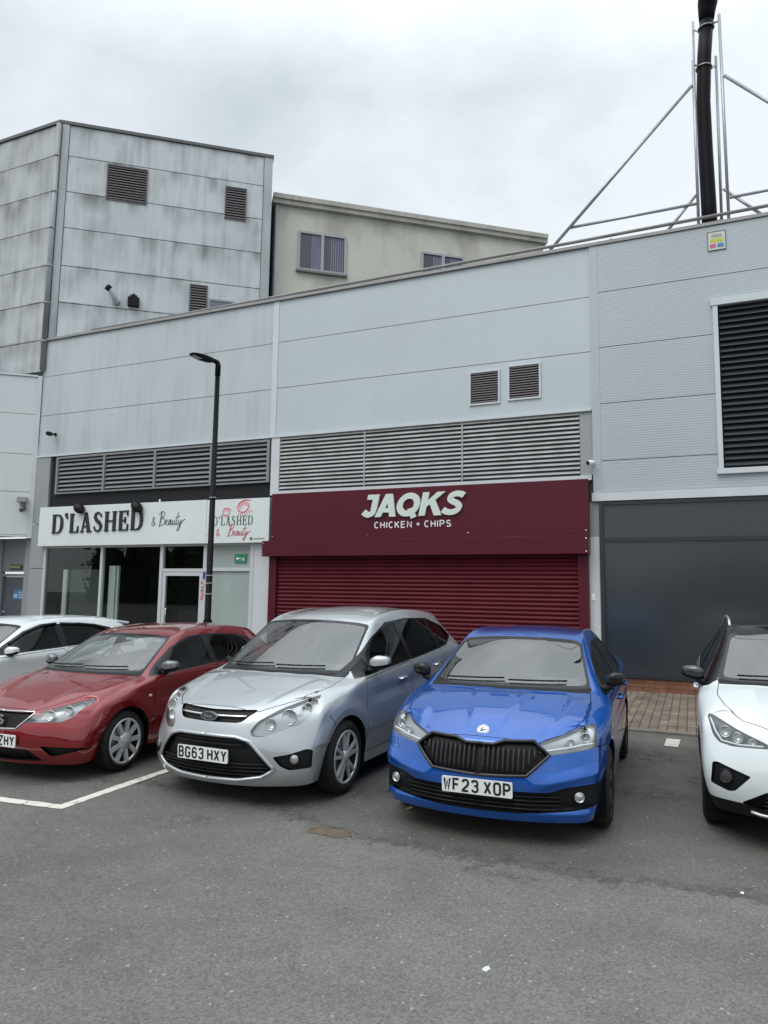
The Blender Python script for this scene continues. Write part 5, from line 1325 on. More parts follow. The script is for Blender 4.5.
# dark glazed shop window on a brick plinth
DG = mat('dark_glazing', (.032, .039, .047), .16, spec=.6)
FRD = mat('dark_frame', (.022, .027, .036), .35)
mb = MB(); W.box(mb, -1.54, 7.5, -.055, .0, .34, 2.84); W.box(mb, -1.54, 7.5, -.055, .0, 2.90, 3.55); g = mb.build('shop_window', DG, mainb)
mb = MB(); W.box(mb, -1.615, -1.535, -.056, .05, .27, 3.628); W.box(mb, -1.535, 7.5, -.056, .045, 3.55, 3.628); W.box(mb, -1.535, 7.5, -.056, .035, 2.835, 2.905); W.box(mb, -1.535, 7.5, -.056, .06, .27, .345); mb.build('window_frame', FRD, g)
mb = MB()
for i in range(3):
    for k in range(-8, 36): W.box(mb, k * .225 + (i % 2) * .112 - .0, k * .225 + (i % 2) * .112 + .215, -.055, .02, .032 + i * .078, .032 + i * .078 + .07) if -1.62 <= k * .225 < 7.3 else None
W.box(mb, -1.615, 7.5, -.056, .012, .03, .265, 1)
mb.build('brick_plinth', [mat('terracotta_brick', (.20, .085, .05), .8, var=.3, vscale=6), mat('mortar', (.13, .075, .055), .9)], mainb)

# beauty shop front
ALU = mat('aluminium_frame', (.52, .55, .57), .4, .1)
INT = mat('shop_interior', (.05, .052, .055), .9, var=.15)
FROST = mat('frosted_film', (.30, .35, .34), .5)
SHOPG = glass_mat('shop_glass', (.80, .83, .82), ior=1.45)
mb = MB()    # the room behind the glass
W.box(mb, -16.36, -9.56, -4.2, -4.1, .03, 3.0); W.box(mb, -16.42, -16.32, -4.1, -.07, .03, 3.0); W.box(mb, -9.58, -9.52, -4.1, -.07, .03, 3.0); W.box(mb, -16.36, -9.56, -4.1, -.07, .03, .06); W.box(mb, -16.36, -9.56, -4.1, -.07, 2.98, 3.05)
mainb.children
bm_room = mb
mbc = MB(); W.box(mbc, -16.42, -9.84, -.059, -.058, 3.0, 3.9); mbc.build('fascia_backing', CHAR, mainb)
# front face of the core is cut away behind the glass: rebuild the core in three lumps
bpy.data.objects.remove(next(o for o in mainb.children if o.name.startswith('core_wall')))
mb = MB(); W.box(mb, -16.9, 7.5, -12, -.062, 3.06, 8.6); W.box(mb, -9.51, 7.5, -12, -.062, 0, 3.058); W.box(mb, -16.9, -16.43, -12, -.062, 0, 3.058); W.box(mb, -16.42, -9.515, -12, -4.21, 0, 3.055); mb.build('core_wall', JOINT, mainb)
bm_room.build('shop_interior', INT, mainb)
mb = MB()
W.box(mb, -16.42, -16.34, -.06, .04, .03, 2.95); W.box(mb, -14.36, -14.28, -.06, .04, .03, 2.95); W.box(mb, -12.37, -12.27, -.06, .04, .03, 2.95)
W.box(mb, -11.02, -10.93, -.06, .04, .03, 2.95); W.box(mb, -9.66, -9.56, -.06, .04, .03, 2.95)
W.box(mb, -16.34, -9.66, -.06, .035, 2.88, 2.948); W.box(mb, -16.34, -12.37, -.06, .035, .03, .14); W.box(mb, -12.27, -11.02, -.06, .035, 2.24, 2.32); W.box(mb, -10.93, -9.66, -.06, .035, 2.26, 2.34); W.box(mb, -10.93, -9.66, -.06, .035, .03, .12)
mb.build('window_frame', ALU, mainb)
for a, b, z0, z1, m_ in ((-16.34, -14.36, .14, 2.88, SHOPG), (-14.28, -12.37, .14, 2.88, SHOPG), (-12.27, -11.02, 2.32, 2.88, SHOPG), (-10.93, -9.66, 2.34, 2.88, FROST)):
    mb = MB(); W.box(mb, a, b, -.02, -.012, z0, z1); mb.build('shop_window', m_, mainb)
mb = MB(); W.box(mb, -10.93, -9.66, -.02, -.012, .12, 2.26); sw = mb.build('shop_window', mat('frosted_pale', (.33, .39, .375), .25, coat=.5, var=.08, vscale=.8), mainb)
mb = MB(); W.border(mb, -12.26, -11.03, .05, 2.23, .09, -.04, .03, 0); W.box(mb, -12.17, -11.12, -.04, .028, .14, .95, 2); dr = mb.build('shop_door', [ALU, ALU, FROST], mainb)
mb = MB(); W.box(mb, -12.17, -11.12, -.012, -.006, .95, 2.14); mb.build('door_glass', SHOPG, dr)
mb = MB(); mb.tube([W.p(-12.08, .05, .95), W.p(-12.08, .09, 1.0), W.p(-12.08, .09, 1.3), W.p(-12.08, .05, 1.35)], .014, 8); mb.build('door_handle', CHROME, dr)
for a, b in ((-16.34, -14.36), (-14.28, -12.37)):
    mb = MB(); W.box(mb, a, b, -.011, -.008, .14, .82); mb.build('window_film', mat('window_film_grey', (.20, .225, .22), .6), mainb)
WB = mat('blind_white', (.75, .80, .78), .7)
mb = MB(); W.box(mb, -15.80, -15.66, -.16, -.10, .06, 2.3); mb.build('display_upright', WB, mainb)
for u_, w_ in ((-14.20, .22), (-13.93, .06)): mb = MB(); W.box(mb, u_, u_ + w_, -.20, -.14, .06, 2.4); mb.build('display_upright', WB, mainb)
mb = MB(); W.box(mb, -15.62, -14.42, -.22, -.18, .06, 2.3); mb.build('display_board', mat('board_dark', (.10, .115, .115), .7), mainb)
for u in (-13.1, -12.45):
    mb = MB(); W.box(mb, u - .35, u + .2, -3.2, -3.15, 1.45, 1.95); W.border(mb, u - .38, u + .23, 1.42, 1.98, .03, -3.2, -3.13, 1); mb.build('wall_picture', [mat('picture_dark', (.02, .02, .022), .5), mat('picture_frame', (.09, .09, .09), .5)], mainb)
mb = MB(); W.box(mb, -14.2, -11.2, -3.9, -3.0, .06, 1.15); mb.build('counter', mat('counter_grey', (.13, .14, .14), .7), mainb)
mb = MB(); W.box(mb, -10.12, -9.78, -.01, .012, 2.46, 2.67); ex = mb.build('exit_sign', mat('exit_green', (.02, .22, .12), .5), mainb)
mb = MB(); F = lambda x, y, d: W.p(-10.09 + x * 1.3, .0125 + d, 2.51 + y * 1.3)
ribbon(mb, F, [(.02, .04), (.12, .04)], .016); ribbon(mb, F, [(.05, .01), (.02, .04), (.05, .07)], .016, .003); ribbon(mb, F, [(.15, .0), (.17, .05), (.19, .0)], .014, .0025); mb.build('exit_symbol', WHITEP, ex)
# red vertical sticker lettering and blue notice on the frame beside the lamp post
RS = mat('sticker_red', (.50, .05, .05), .6)
mb = MB()
F = lambda x, y, d: W.p(-10.975 - y, .041 + d, 1.55 + x)
for i, st in enumerate([[(0, 0), (.07, .05), (.0, .08)], [(.10, .08), (.10, 0), (.16, .01), (.17, .07)], [(.22, 0), (.22, .08), (.27, .03), (.22, 0)], [(.31, .08), (.31, 0), (.38, .0)], [(.42, 0), (.42, .08), (.48, .04)]]): ribbon(mb, F, st, .022, .002 + i * .0003)
tag(mb.build('window_sticker', RS), 'red vertical sticker lettering on the frame right of the shop door', 'sticker')
mb = MB(); W.box(mb, -11.01, -10.94, .0405, .044, 2.06, 2.24); tag(mb.build('notice', mat('notice_blue', (.03, .04, .18), .5)), 'small blue notice above the red sticker on the frame', 'notice')
mb = MB(); W.box(mb, -1.79, -1.72, .0205, .03, 1.70, 1.83); tag(mb.build('switch_plate', WHITEP, bevel=.004), 'small white switch plate on the pale pilaster beside the shutter', 'switch')

# ------------------------------------------------------------------ maroon shop: fascia and shutter
MAR = mat('maroon_panel', (.082, .008, .018), .4, spec=.25, var=.05, vscale=1.2)
MARS = mat('maroon_shutter', (.105, .011, .020), .55, spec=.2, var=.16, vscale=1.6)
CREAM = mat('letter_cream', (.60, .68, .62), .45)
LWHITE = mat('letter_white', (.72, .74, .76), .45)
fs = root('shop_sign', 'maroon shop fascia reading JAQKS CHICKEN + CHIPS over the closed shutter', 'shop sign', (-5.4, YF - .15, 2.95))
mb = MB(); W.box(mb, -8.97, -1.79, .045, .25, 2.955, 4.055); mb.build('fascia_panel', MAR, fs, bevel=.008)
mb = MB()
for i, u in enumerate((-8.92, -6.5, -4.2, -1.84)): disc(mb, W.p(u, .2505, 3.05), (0, -1, 0), .012, .006, 10)
mb.build('fixing_screw', CHROME, fs)
# heavy italic capitals standing off the panel
mb = MB(); H = .50; x0 = -6.62
def JF(x, y, d): return W.p(x0 + x * 1.05 + y * .21, .252 + d, 3.425 + y)
k = 0
def js(pts, w, closed=False):
    global k
    ribbon(mb, JF, [(p[0] * H, p[1] * H) for p in pts], w * H, .045 + (k % 5) * .0008, 0, 0, closed); k += 1
def sh(pts, dx): return [(p[0] + dx, p[1]) for p in pts]
def poly(pts, dx):
    global k
    D = .045 + (k % 7) * .0007; k += 1; n = len(pts); o = len(mb.v)
    for dd in (D, 0):
        for p in pts: mb.v.append(tuple(JF((p[0] + dx) * H, p[1] * H, dd)))
    mb.f.append([o + i for i in range(n)]); mb.m.append(0); mb.sm.append(False)
    for i in range(n): mb.f.append([o + i, o + n + i, o + n + (i + 1) % n, o + (i + 1) % n]); mb.m.append(0); mb.sm.append(False)
poly([(.35, .33), (.62, .33), (.62, 1), (.35, 1)], 0); poly([(.10, .78), (.36, .78), (.36, 1), (.10, 1)], 0)
js(smooth_path([(.485, .36), (.46, .20), (.34, .125), (.20, .135), (.04, .25)]), .25)
poly([(0, 0), (.27, 0), (.60, 1), (.30, 1)], .60); poly([(.33, 1), (.61, 1), (.94, 0), (.66, 0)], .60); poly([(.20, .19), (.74, .19), (.68, .38), (.26, .38)], .60)
js(sh([(.50 + .375 * math.cos(R(a)), .50 + .385 * math.sin(R(a))) for a in range(0, 360, 12)], 1.50), .255, True); poly([(.50, .30), (.70, .36), (.96, -.02), (.74, -.12)], 1.50)
poly([(0, 0), (.27, 0), (.27, 1), (0, 1)], 2.54); poly([(.24, .34), (.24, .60), (.62, 1), (.96, 1)], 2.54); poly([(.34, .58), (.54, .74), (.98, 0), (.66, 0)], 2.54)
js(sh(smooth_path([(.80, .80), (.66, .87), (.46, .885), (.29, .81), (.26, .67), (.40, .56), (.58, .475), (.685, .345), (.62, .19), (.44, .118), (.22, .135), (.03, .235)]), 3.50), .24)
mb.build('lettering', CREAM, fs)
mb = MB(); h_ = .125
F = lambda x, y, d: W.p(x, .2515 + d, y)
tw = text_width('CHICKEN + CHIPS', h_, 1.12, .052, .42)
xx = -6.315
for wd in ('CHICKEN', '+', 'CHIPS'):
    mb = MB(); xx = block_text(mb, F, wd, xx, 3.192, h_, 1.12, .024, .056, .004, .42) + .50 * h_
    mb.build('small_lettering', LWHITE, fs)
rs = root('roller_shutter', 'closed maroon ribbed roller shutter with box housing and side guides', 'shutter', (-5.4, YF, .03))
mb = MB(); W.box(mb, -9.14, -1.79, .0, .34, 2.59, 2.948); mb.build('shutter_housing', MAR, rs, bevel=.006)
mb = MB()
for u in (-1.83, -9.1):
    for z in (2.64, 2.89): disc(mb, W.p(u, .3405, z), (0, -1, 0), .014, .006, 10)
mb.build('housing_bolt', CHROME, rs)
mb = MB(); W.box(mb, -9.06, -8.86, .035, .14, .03, 2.588); mb.build('guide_rail', MAR, rs); mb = MB(); W.box(mb, -2.02, -1.825, .035, .14, .03, 2.588); mb.build('guide_rail', MAR, rs)
mb = MB(); p = .0886; z = .05; prof = []
while z < 2.58:
    prof += [(z, .045), (z + p * .18, .072), (z + p * .5, .085), (z + p * .80, .072), (z + p * .93, .048)]; z += p
o = len(mb.v)
for (zz, d) in prof:
    for u in (-8.86, -2.02): mb.v.append(tuple(W.p(u, d, zz)))
for i in range(len(prof) - 1): mb.f.append([2 * i, 2 * i + 1, 2 * i + 3, 2 * i + 2]); mb.m.append(0); mb.sm.append(False)
mb.build('shutter_curtain', MARS, rs)

# ------------------------------------------------------------------ beauty shop signs
SIGNW = mat('sign_white', (.66, .71, .70), .4, var=.03, vscale=1)
INK = mat('sign_black', (.012, .012, .014), .4)
SGREEN = mat('sign_green_ink', (.05, .10, .09), .5)
PINK = mat('sign_pink', (.55, .12, .15), .5)
PINKL = mat('sign_pink_pale', (.70, .38, .40), .5)
GREYI = mat('sign_grey_ink', (.12, .13, .13), .5)
s1 = root('shop_sign', "long white sign board reading D'LASHED & Beauty in black", 'shop sign', (-13.6, YF - .1, 2.93))
mb = MB(); W.box(mb, -16.5, -10.86, .045, .20, 2.925, 4.0); mb.build('sign_board', SIGNW, s1, bevel=.006)
mb = MB(); F = lambda x, y, d: W.p(x, .201 + d, y)
e = serif_text(mb, F, "D'LASHED", 0, 0, .52, .19, .06, .06, .03)
sc = 3.22 / e
mb = MB(); F = lambda x, y, d: W.p(-15.98 + x * sc, .201 + d, 3.265 + y + x * .012)
serif_text(mb, F, "D'LASHED", 0, 0, .52, .19, .06, .06, .03); mb.build('lettering', INK, s1)
mb = MB(); script_text(mb, lambda x, y, d: W.p(x, .201 + d, y), AMP, -12.56, 3.40, .34, .02, .004); script_text(mb, lambda x, y, d: W.p(x, .201 + d, y), BEAUTY, -12.34, 3.40, .335, .02, .004); mb.build('script_lettering', GREYI, s1)
s2 = root('shop_sign', "square white sign board with pink closed eyelashes and D'LASHED & Beauty lettering", 'shop sign', (-9.96, YF - .1, 2.93))
mb = MB(); W.box(mb, -10.855, -9.06, .045, .195, 2.925, 3.985); mb.build('sign_board', SIGNW, s2, bevel=.006)
F2 = lambda x, y, d: W.p(x, .196 + d, y)
mb = MB(); F = lambda x, y, d: W.p(-10.70 + x * .98, .196 + d, 3.355 + y)
e = serif_text(MB(), F, "D'LASHED", 0, 0, .24, .15, .05, .035, .003); q = 1.27 / e
F = lambda x, y, d: W.p(-10.66 + x * q, .196 + d, 3.355 + y); serif_text(mb, F, "D'LASHED", 0, 0, .22, .17, .055, .035, .003); mb.build('lettering', SGREEN, s2)
mb = MB(); script_text(mb, F2, AMP, -10.56, 3.10, .27, .014, .005); script_text(mb, F2, BEAUTY, -10.24, 3.10, .265, .014, .005, slant=.15); mb.build('script_lettering', PINK, s2)
mb = MB()
def eye(cx, cy, s_, rot):
    ca, sa = math.cos(R(rot)), math.sin(R(rot)); tr = lambda p: (cx + (p[0] * ca - p[1] * sa) * s_, cy + (p[0] * sa + p[1] * ca) * s_)
    ribbon(mb, F2, [tr(p) for p in smooth_path([(-.5, -.05), (-.25, -.24), (.05, -.28), (.32, -.15), (.5, .08)])], .05 * s_ * 1.4, .003)
    for i in range(7):
        t = -.45 + i * .15; ribbon(mb, F2, [tr((t, -.2 - .08 * math.cos(t * 3))), tr((t + (t * .35), -.42 - .1 * math.cos(t * 2)))], .03 * s_ * 1.4, .0034 + i * .0002)
    ribbon(mb, F2, [tr(p) + (w * s_,) for p, w in (((-.6, .15), .02), ((-.3, .42), .10), ((.1, .52), .12), ((.45, .46), .08), ((.72, .34), .02))], .1, .003)
    return tr
t1 = eye(-10.28, 3.66, .22, -12); t2 = eye(-9.78, 3.76, .34, 14)
mb.build('eyelash_artwork', PINK, s2)
mb = MB()
for tr, s_ in ((t1, .22), (t2, .34)):
    pts = [tr(p) for p in smooth_path([(-.48, .0), (-.2, .26), (.15, .30), (.46, .12)])]; ribbon(mb, F2, pts, .24 * s_, .002)
mb.build('eyelid_artwork', PINKL, s2)
mb = MB(); W.box(mb, -9.58, -9.51, .1955, .199, 2.985, 3.055)
for i in range(7): ribbon(mb, F2, [(-9.47 + i * .045, 3.0), (-9.455 + i * .045, 3.03), (-9.44 + i * .045, 3.0)], .014, .002 + .0002 * (i % 3))
for i in range(6): ribbon(mb, F2, [(-10.82 + i * .035, 3.12), (-10.80 + i * .035, 3.135)], .012, .002)
mb.build('small_print', GREYI, s2)
def sign_lamp(u, z, lab):
    r_ = root('sign_lamp', lab, 'lamp', tuple(W.p(u, .2, z)))
    mb = MB()
    rings = [(0, .02), (.03, .09), (.10, .13), (.17, .11), (.24, .03)]
    # leaf-shaped hooded floodlight leaning off the board top
    pts = [W.p(u - .16, .27, z + .03), W.p(u - .10, .28, z + .03), W.p(u - .02, .29, z + .01), W.p(u + .07, .30, z - .05), W.p(u + .14, .31, z - .11), W.p(u + .18, .31, z - .15)]
    mb.tube(pts, [.03, .09, .135, .125, .07, .015], 14); mb.build('lamp_hood', BLACK, r_)
    mb = MB(); mb.tube([W.p(u - .02, .12, z - .05), W.p(u - .03, .14, z + .1), W.p(u - .02, .25, z + .14)], .018, 8); mb.build('lamp_bracket', BLACK, r_)
sign_lamp(-14.97, 3.93, 'black hooded sign lamp above the apostrophe of the long white sign'); sign_lamp(-13.0, 3.90, 'black hooded sign lamp above the last D of the long white sign')
mb = MB(); mb.tube([W.p(-12.40, .10, 3.98), W.p(-12.40, .12, 4.08)], .02, 8); tag(mb.build('sign_bracket', WHITEP), 'tiny white bracket on the top edge of the long white sign', 'bracket')

# ------------------------------------------------------------------ roof rail and flue
RAIL = mat('rail_grey', (.20, .195, .19), .5, .2, var=.15)
GALV = mat('galvanised', (.36, .37, .39), .4, .6, var=.12, vscale=6)
YR = 14.60
gr = root('guard_rail', 'low grey tubular rail running along the roof parapet', 'railing', (-6, YR, 8.99))
mb = MB(); mb.tube([(-15.46, YR, 9.11), (-12, YR, 9.115), (-2, YR, 9.18), (7.4, YR, 9.30)], .034, 10); mb.build('top_rail', RAIL, gr)
for i in range(12):
    x = -15.44 + i * 2.02; mb = MB(); mb.tube([(x, YR, 8.956), (x, YR, 9.11)], .026, 8); mb.build('rail_post', RAIL, gr)
fl = root('flue_stack', 'tall black flue pipe on the roof held by a guyed grey tube frame', 'flue', (.57, 15.0, 8.6))
mb = MB(); mb.tube([(.57, 15.0, 8.6), (.565, 15.0, 9.6), (.545, 15.0, 10.8), (.54, 15.0, 11.9), (.59, 15.0, 12.9), (.665, 15.0, 13.75)], [.145, .145, .14, .135, .135, .135], 20)
mb.build('flue_pipe', mat('flue_black', (.006, .0055, .009), .5, spec=.12), fl)
mb = MB(); mb.tube([(.66, 15.0, 13.70), (.67, 14.98, 13.86), (.69, 14.93, 14.02), (.70, 14.85, 14.16), (.705, 14.72, 14.25)], [.145, .165, .19, .185, .165], 20); mb.build('flue_cowl', mat('flue_black', (0, 0, 0)), fl)
mb = MB()
for z, x in ((13.52, .645), (12.65, .575)): mb.tube([(x + .15 * math.cos(a * .2618), 15.0 + .15 * math.sin(a * .2618), z) for a in range(24)], .016, 6, closed=True)
mb.build('pipe_clamp', GALV, fl)
def rod(name, pts, r_=.03): mb = MB(); mb.tube(pts, r_, 10); mb.build(name, GALV, fl)
rod('frame_post', [(.36, 14.72, 8.9), (.365, 14.72, 12.68)]); rod('frame_post', [(.36, 15.28, 8.9), (.41, 15.28, 13.98)], .026); rod('frame_post', [(.90, 14.72, 8.9), (.882, 14.72, 13.54)]); rod('frame_post', [(.80, 15.28, 8.9), (.82, 15.28, 13.05)])
rod('cross_bar', [(.405, 15.28, 13.8), (.60, 15.12, 13.52)], .02); rod('cross_bar', [(.882, 14.75, 13.42), (.75, 14.9, 13.52)], .02); rod('cross_bar', [(.365, 14.74, 12.6), (.50, 14.9, 12.65)], .02); rod('cross_bar', [(.82, 15.26, 12.85), (.67, 15.1, 12.65)], .02)
rod('guy_tube', [(.33, 14.70, 12.13), (-2.55, 14.66, 9.13)], .034); rod('guy_tube', [(.33, 14.70, 9.58), (-2.13, 14.68, 9.56)]); rod('guy_tube', [(.33, 14.73, 9.78), (-.30, 14.70, 9.02)])
rod('guy_tube', [(.93, 14.70, 12.17), (3.8, 14.66, 9.13)], .034); rod('guy_tube', [(.93, 14.70, 9.58), (3.35, 14.68, 9.6)]); rod('guy_tube', [(.83, 14.73, 9.80), (1.56, 14.70, 9.02)])
mb = MB(); W.box(mb, .50, .80, .0305, .045, 8.38, 8.74); pq = mb.build('wall_plaque', mat('plaque_pale', (.55, .58, .50), .5))
tag(pq, 'small square multicoloured plaque on the cladding below the flue', 'plaque')
def plq(u0, u1, z0, z1, name, c): mb = MB(); W.box(mb, u0, u1, .0452, .048, z0, z1); mb.build(name, mat(name, c, .5), pq, local=True)
plq(.54, .76, 8.53, 8.60, 'plaque_yellow_band', (.48, .50, .05)); plq(.53, .635, 8.42, 8.50, 'plaque_pink_block', (.5, .12, .25)); plq(.66, .77, 8.42, 8.50, 'plaque_blue_block', (.08, .2, .4)); plq(.56, .74, 8.63, 8.69, 'plaque_grey_band', (.3, .36, .34))
mb = MB(); W.border(mb, .49, .81, 8.37, 8.75, .012, .0305, .05); mb.build('plaque_frame', mat('plaque_rim', (.12, .14, .12), .5), pq, local=True)
def camera_unit(p, axis, col, lab, r_=.05, L_=.2):
    c = root('security_camera', lab, 'security camera', tuple(p)); a = Vector(axis).normalized(); P0 = Vector(p)
    mb = MB(); mb.tube([P0 - a * .02, P0 + a * .02, P0 + a * (L_ * .8), P0 + a * L_], [r_ * .8, r_, r_, r_ * .9], 14); mb.build('camera_housing', col, c)
    mb = MB(); mb.tube([P0 + a * (L_ + .0005), P0 + a * (L_ + .01)], [r_ * .8, r_ * .7], 14); mb.build('lens', VOID, c)
    mb = MB(); mb.tube([P0, P0 + Vector((0, .10, .02)), P0 + Vector((0, .15, .02))], [.02, .025, .05], 10); mb.build('wall_bracket', col, c)
camera_unit(W.p(-1.70, .16, 4.38), (-.55, -.8, -.15), WHITEP, 'white bullet camera on the pilaster at the end of the pale louvres', .055, .14)
camera_unit(W.p(-16.32, .16, 6.07), (.35, -.9, -.1), BLACK, 'small black camera on the pale cladding above the grey louvres', .06, .2)

# ------------------------------------------------------------------ street lamp
LAMPB = mat('lamp_black', (.005, .005, .006), .55, spec=.15)
sl = root('street_lamp', 'slim black street lamp with flat angled head in front of the beauty shop', 'street lamp', (-8.69, 11.5, .03))
mb = MB(); mb.tube([(-8.69, 11.5, .03), (-8.69, 11.5, .10), (-8.69, 11.5, 1.2)], [.10, .085, .085], 16); mb.tube([(-8.69, 11.5, 1.2), (-8.69, 11.5, 1.24), (-8.692, 11.5, 6.2)], [.085, .062, .048], 16); mb.build('lamp_post', LAMPB, sl)
mb = MB(); mb.tube([(-8.692, 11.5, 6.12), (-8.692, 11.5, 6.34), (-8.70, 11.48, 6.39), (-8.73, 11.40, 6.41), (-8.77, 11.30, 6.405)], [.056, .056, .054, .045, .04], 12); mb.build('lamp_arm', LAMPB, sl)
mb = MB(); d_ = Vector((-.30, -.95, 0)).normalized(); s_ = Vector((d_.y, -d_.x, 0)); o_ = Vector((-8.745, 11.40, 6.40))
def LP(a, b, c): return tuple(o_ + d_ * a + s_ * b + Vector((0, 0, c + a * .05)))
secs = [(0, .04, -.03, .05), (.08, .10, -.06, .05), (.25, .135, -.055, .035), (.43, .125, -.035, .015), (.52, .07, -.02, .005)]
o = len(mb.v)
for a, w_, lo, hi in secs: mb.v += [LP(a, -w_, lo * .6), LP(a, 0, lo), LP(a, w_, lo * .6), LP(a, w_, hi * .5), LP(a, 0, hi), LP(a, -w_, hi * .5)]
for i in range(len(secs) - 1):
    for k_ in range(6): mb.f.append([o + i * 6 + k_, o + i * 6 + (k_ + 1) % 6, o + (i + 1) * 6 + (k_ + 1) % 6, o + (i + 1) * 6 + k_]); mb.m.append(0); mb.sm.append(False)
for e_ in (0, len(secs) - 1): mb.f.append([o + e_ * 6 + k_ for k_ in range(6)]); mb.m.append(0); mb.sm.append(False)
hd_ = mb.build('lamp_head', LAMPB, sl)
mb = MB(); mb.add([LP(.30, -.08, -.052), LP(.30, .08, -.052), LP(.50, .07, -.04), LP(.50, -.07, -.04)], [(0, 1, 2, 3)]); mb.build('lamp_lens', mat('led_lens', (.35, .36, .36), .2), hd_)
for z in (1.72, 1.93, 2.08, 3.62):
    mb = MB(); mb.tube([(-8.69 + .064 * math.cos(a * .393), 11.5 + .064 * math.sin(a * .393), z) for a in range(16)], .009, 6, closed=True); mb.tube([(-8.63, 11.47, z), (-8.58, 11.43, z + .015)], .006, 6); mb.build('cable_tie', mat('tie_pale', (.4, .42, .42), .5), sl)

# ------------------------------------------------------------------ grey tower, left wing, cream block
D52 = Vector((math.sin(R(52)), math.cos(R(52)), 0)); P0 = Vector((-16.96, YF, 0))
TR = Frame(P0, D52); TL = Frame(P0, (1, 0, 0))
CL_TR = clad_mat('tower_cladding', (.53, .57, .59), .50, (.13, .135, .135), thresh=(.50, .78), big=.10, patch=1.7, seam=.75)
CL_TL = clad_mat('tower_cladding_stained', (.44, .465, .48), .65, (.11, .11, .105), thresh=(.45, .76), big=.12, patch=1.6, seam=.8)
tw = root('tower_block', 'weathered grey panelled tower block with brown vents rising behind the shops', 'building', (-17.5, YF + .5, 0))
zt = [8.0, 8.95, 10.11, 11.24, 12.42, 13.55, 14.68, 15.66]
mb = MB(); n_ = D52
foot = [P0 + Vector((-8, .06, 0)), P0 + Vector((.03, .06, 0)) + D52 * .06, P0 + D52 * 6.30 - TR.n * .06, P0 + D52 * 6.30 - TR.n * 7, P0 + Vector((-8, 7, 0))]
mb.add([(p.x, p.y, 7.7) for p in foot] + [(p.x, p.y, 15.6) for p in foot], [(4, 3, 2, 1, 0), (5, 6, 7, 8, 9)] + [(i, (i + 1) % 5, 5 + (i + 1) % 5, 5 + i) for i in range(5)]); mb.build('tower_core', JOINT, tw)
def tpan(F, name, m, u0, u1, holes=()):
    mb = MB()
    for z0, z1 in zip(zt[:-1], zt[1:]):
        cuts = [u0, u1]; segs = [(u0, u1)]
        F.box(mb, u0, u1, -.05, .0, z0 + .012, z1 - .012)
    mb.build(name, m, tw)
tpan(TR, 'wall_cladding', CL_TR, .27, 6.05); tpan(TL, 'wall_cladding', CL_TL, -8, -.12)
CTM = clad_mat('corner_trim_pale', (.42, .46, .48), .6, (.12, .12, .115), thresh=(.45, .8))
mb = MB(); TR.box(mb, .06, .255, -.05, .03, 8.0, 15.66); mb.build('corner_trim', CTM, tw); mb = MB(); TR.box(mb, 6.065, 6.33, -.05, .02, 8.0, 15.66); mb.build('corner_trim', CTM, tw); mb = MB(); TL.box(mb, -.115, -.0, -.05, .02, 8.0, 15.66); mb.build('corner_trim', CTM, tw)
mb = MB(); mb.tube([P0 + TR.n * .02 + Vector((-.0, -.05, 8.0)), P0 + TR.n * .02 + Vector((-.0, -.05, 15.6))], .075, 12)
for z in zt[1:-1]: mb.tube([P0 + TR.n * .02 + Vector((-.0, -.05, z - .12)), P0 + TR.n * .02 + Vector((-.0, -.05, z - .06))], .09, 12)
mb.build('downpipe', clad_mat('downpipe_grey', (.32, .335, .345), .8, (.09, .09, .085), thresh=(.42, .72)), tw)
mb = MB(); TR.box(mb, -.02, 6.36, -.3, .05, 15.665, 15.76); TL.box(mb, -8, -.0, -.3, .05, 15.668, 15.762); mb.build('roof_edge', mat('roof_edge_dark', (.10, .105, .11), .5), tw)
VB = mat('vent_brown_dark', (.10, .085, .09), .5)
for s0, s1, z0, z1 in ((1.38, 2.55, 13.47, 14.61), (4.88, 5.54, 13.39, 14.48), (3.94, 4.47, 9.4, 11.13)):
    mb = MB(); TR.border(mb, s0, s1, z0, z1, .035, .001, .03, 0); TR.box(mb, s0 + .035, s1 - .035, .001, .006, z0 + .035, z1 - .035, 1); TR.slats(mb, s0 + .036, s1 - .036, z0 + .036, z1 - .036, int((z1 - z0) / .085), .006, .028, 0, .62); mb.build('wall_vent', [VB, VOID], tw)
mb = MB(); TR.box(mb, 4.56, 5.22, .001, .02, 9.6, 10.68); wn = mb.build('window', mat('window_grey', (.16, .18, .20), .2), tw)
mb = MB(); TR.border(mb, 4.5, 5.28, 9.55, 10.73, .06, .002, .04); mb.build('window_frame', mat('window_frame_grey', (.28, .31, .32), .5), wn)
mb = MB(); mb.tube([TR.p(1.86, .0, 10.28), TR.p(1.84, .12, 10.30), TR.p(1.78, .22, 10.42), TR.p(1.70, .26, 10.56), TR.p(1.64, .26, 10.60)], [.10, .09, .08, .08, .085], 12); ov = mb.build('vent_pipe', mat('vent_pipe_pale', (.5, .52, .53), .5), tw)
mb = MB(); mb.tube([TR.p(1.70, .262, 10.56), TR.p(1.60, .27, 10.64)], [.09, .10], 12); mb.build('pipe_end', VOID, ov)
mb = MB(); TR.box(mb, 2.18, 2.50, .0, .16, 10.20, 10.46); TR.box(mb, 2.24, 2.44, .0, .13, 10.46, 10.53); TR.box(mb, 2.30, 2.38, .0, .10, 10.53, 10.58); mb.build('extract_cowl', VOID, tw)

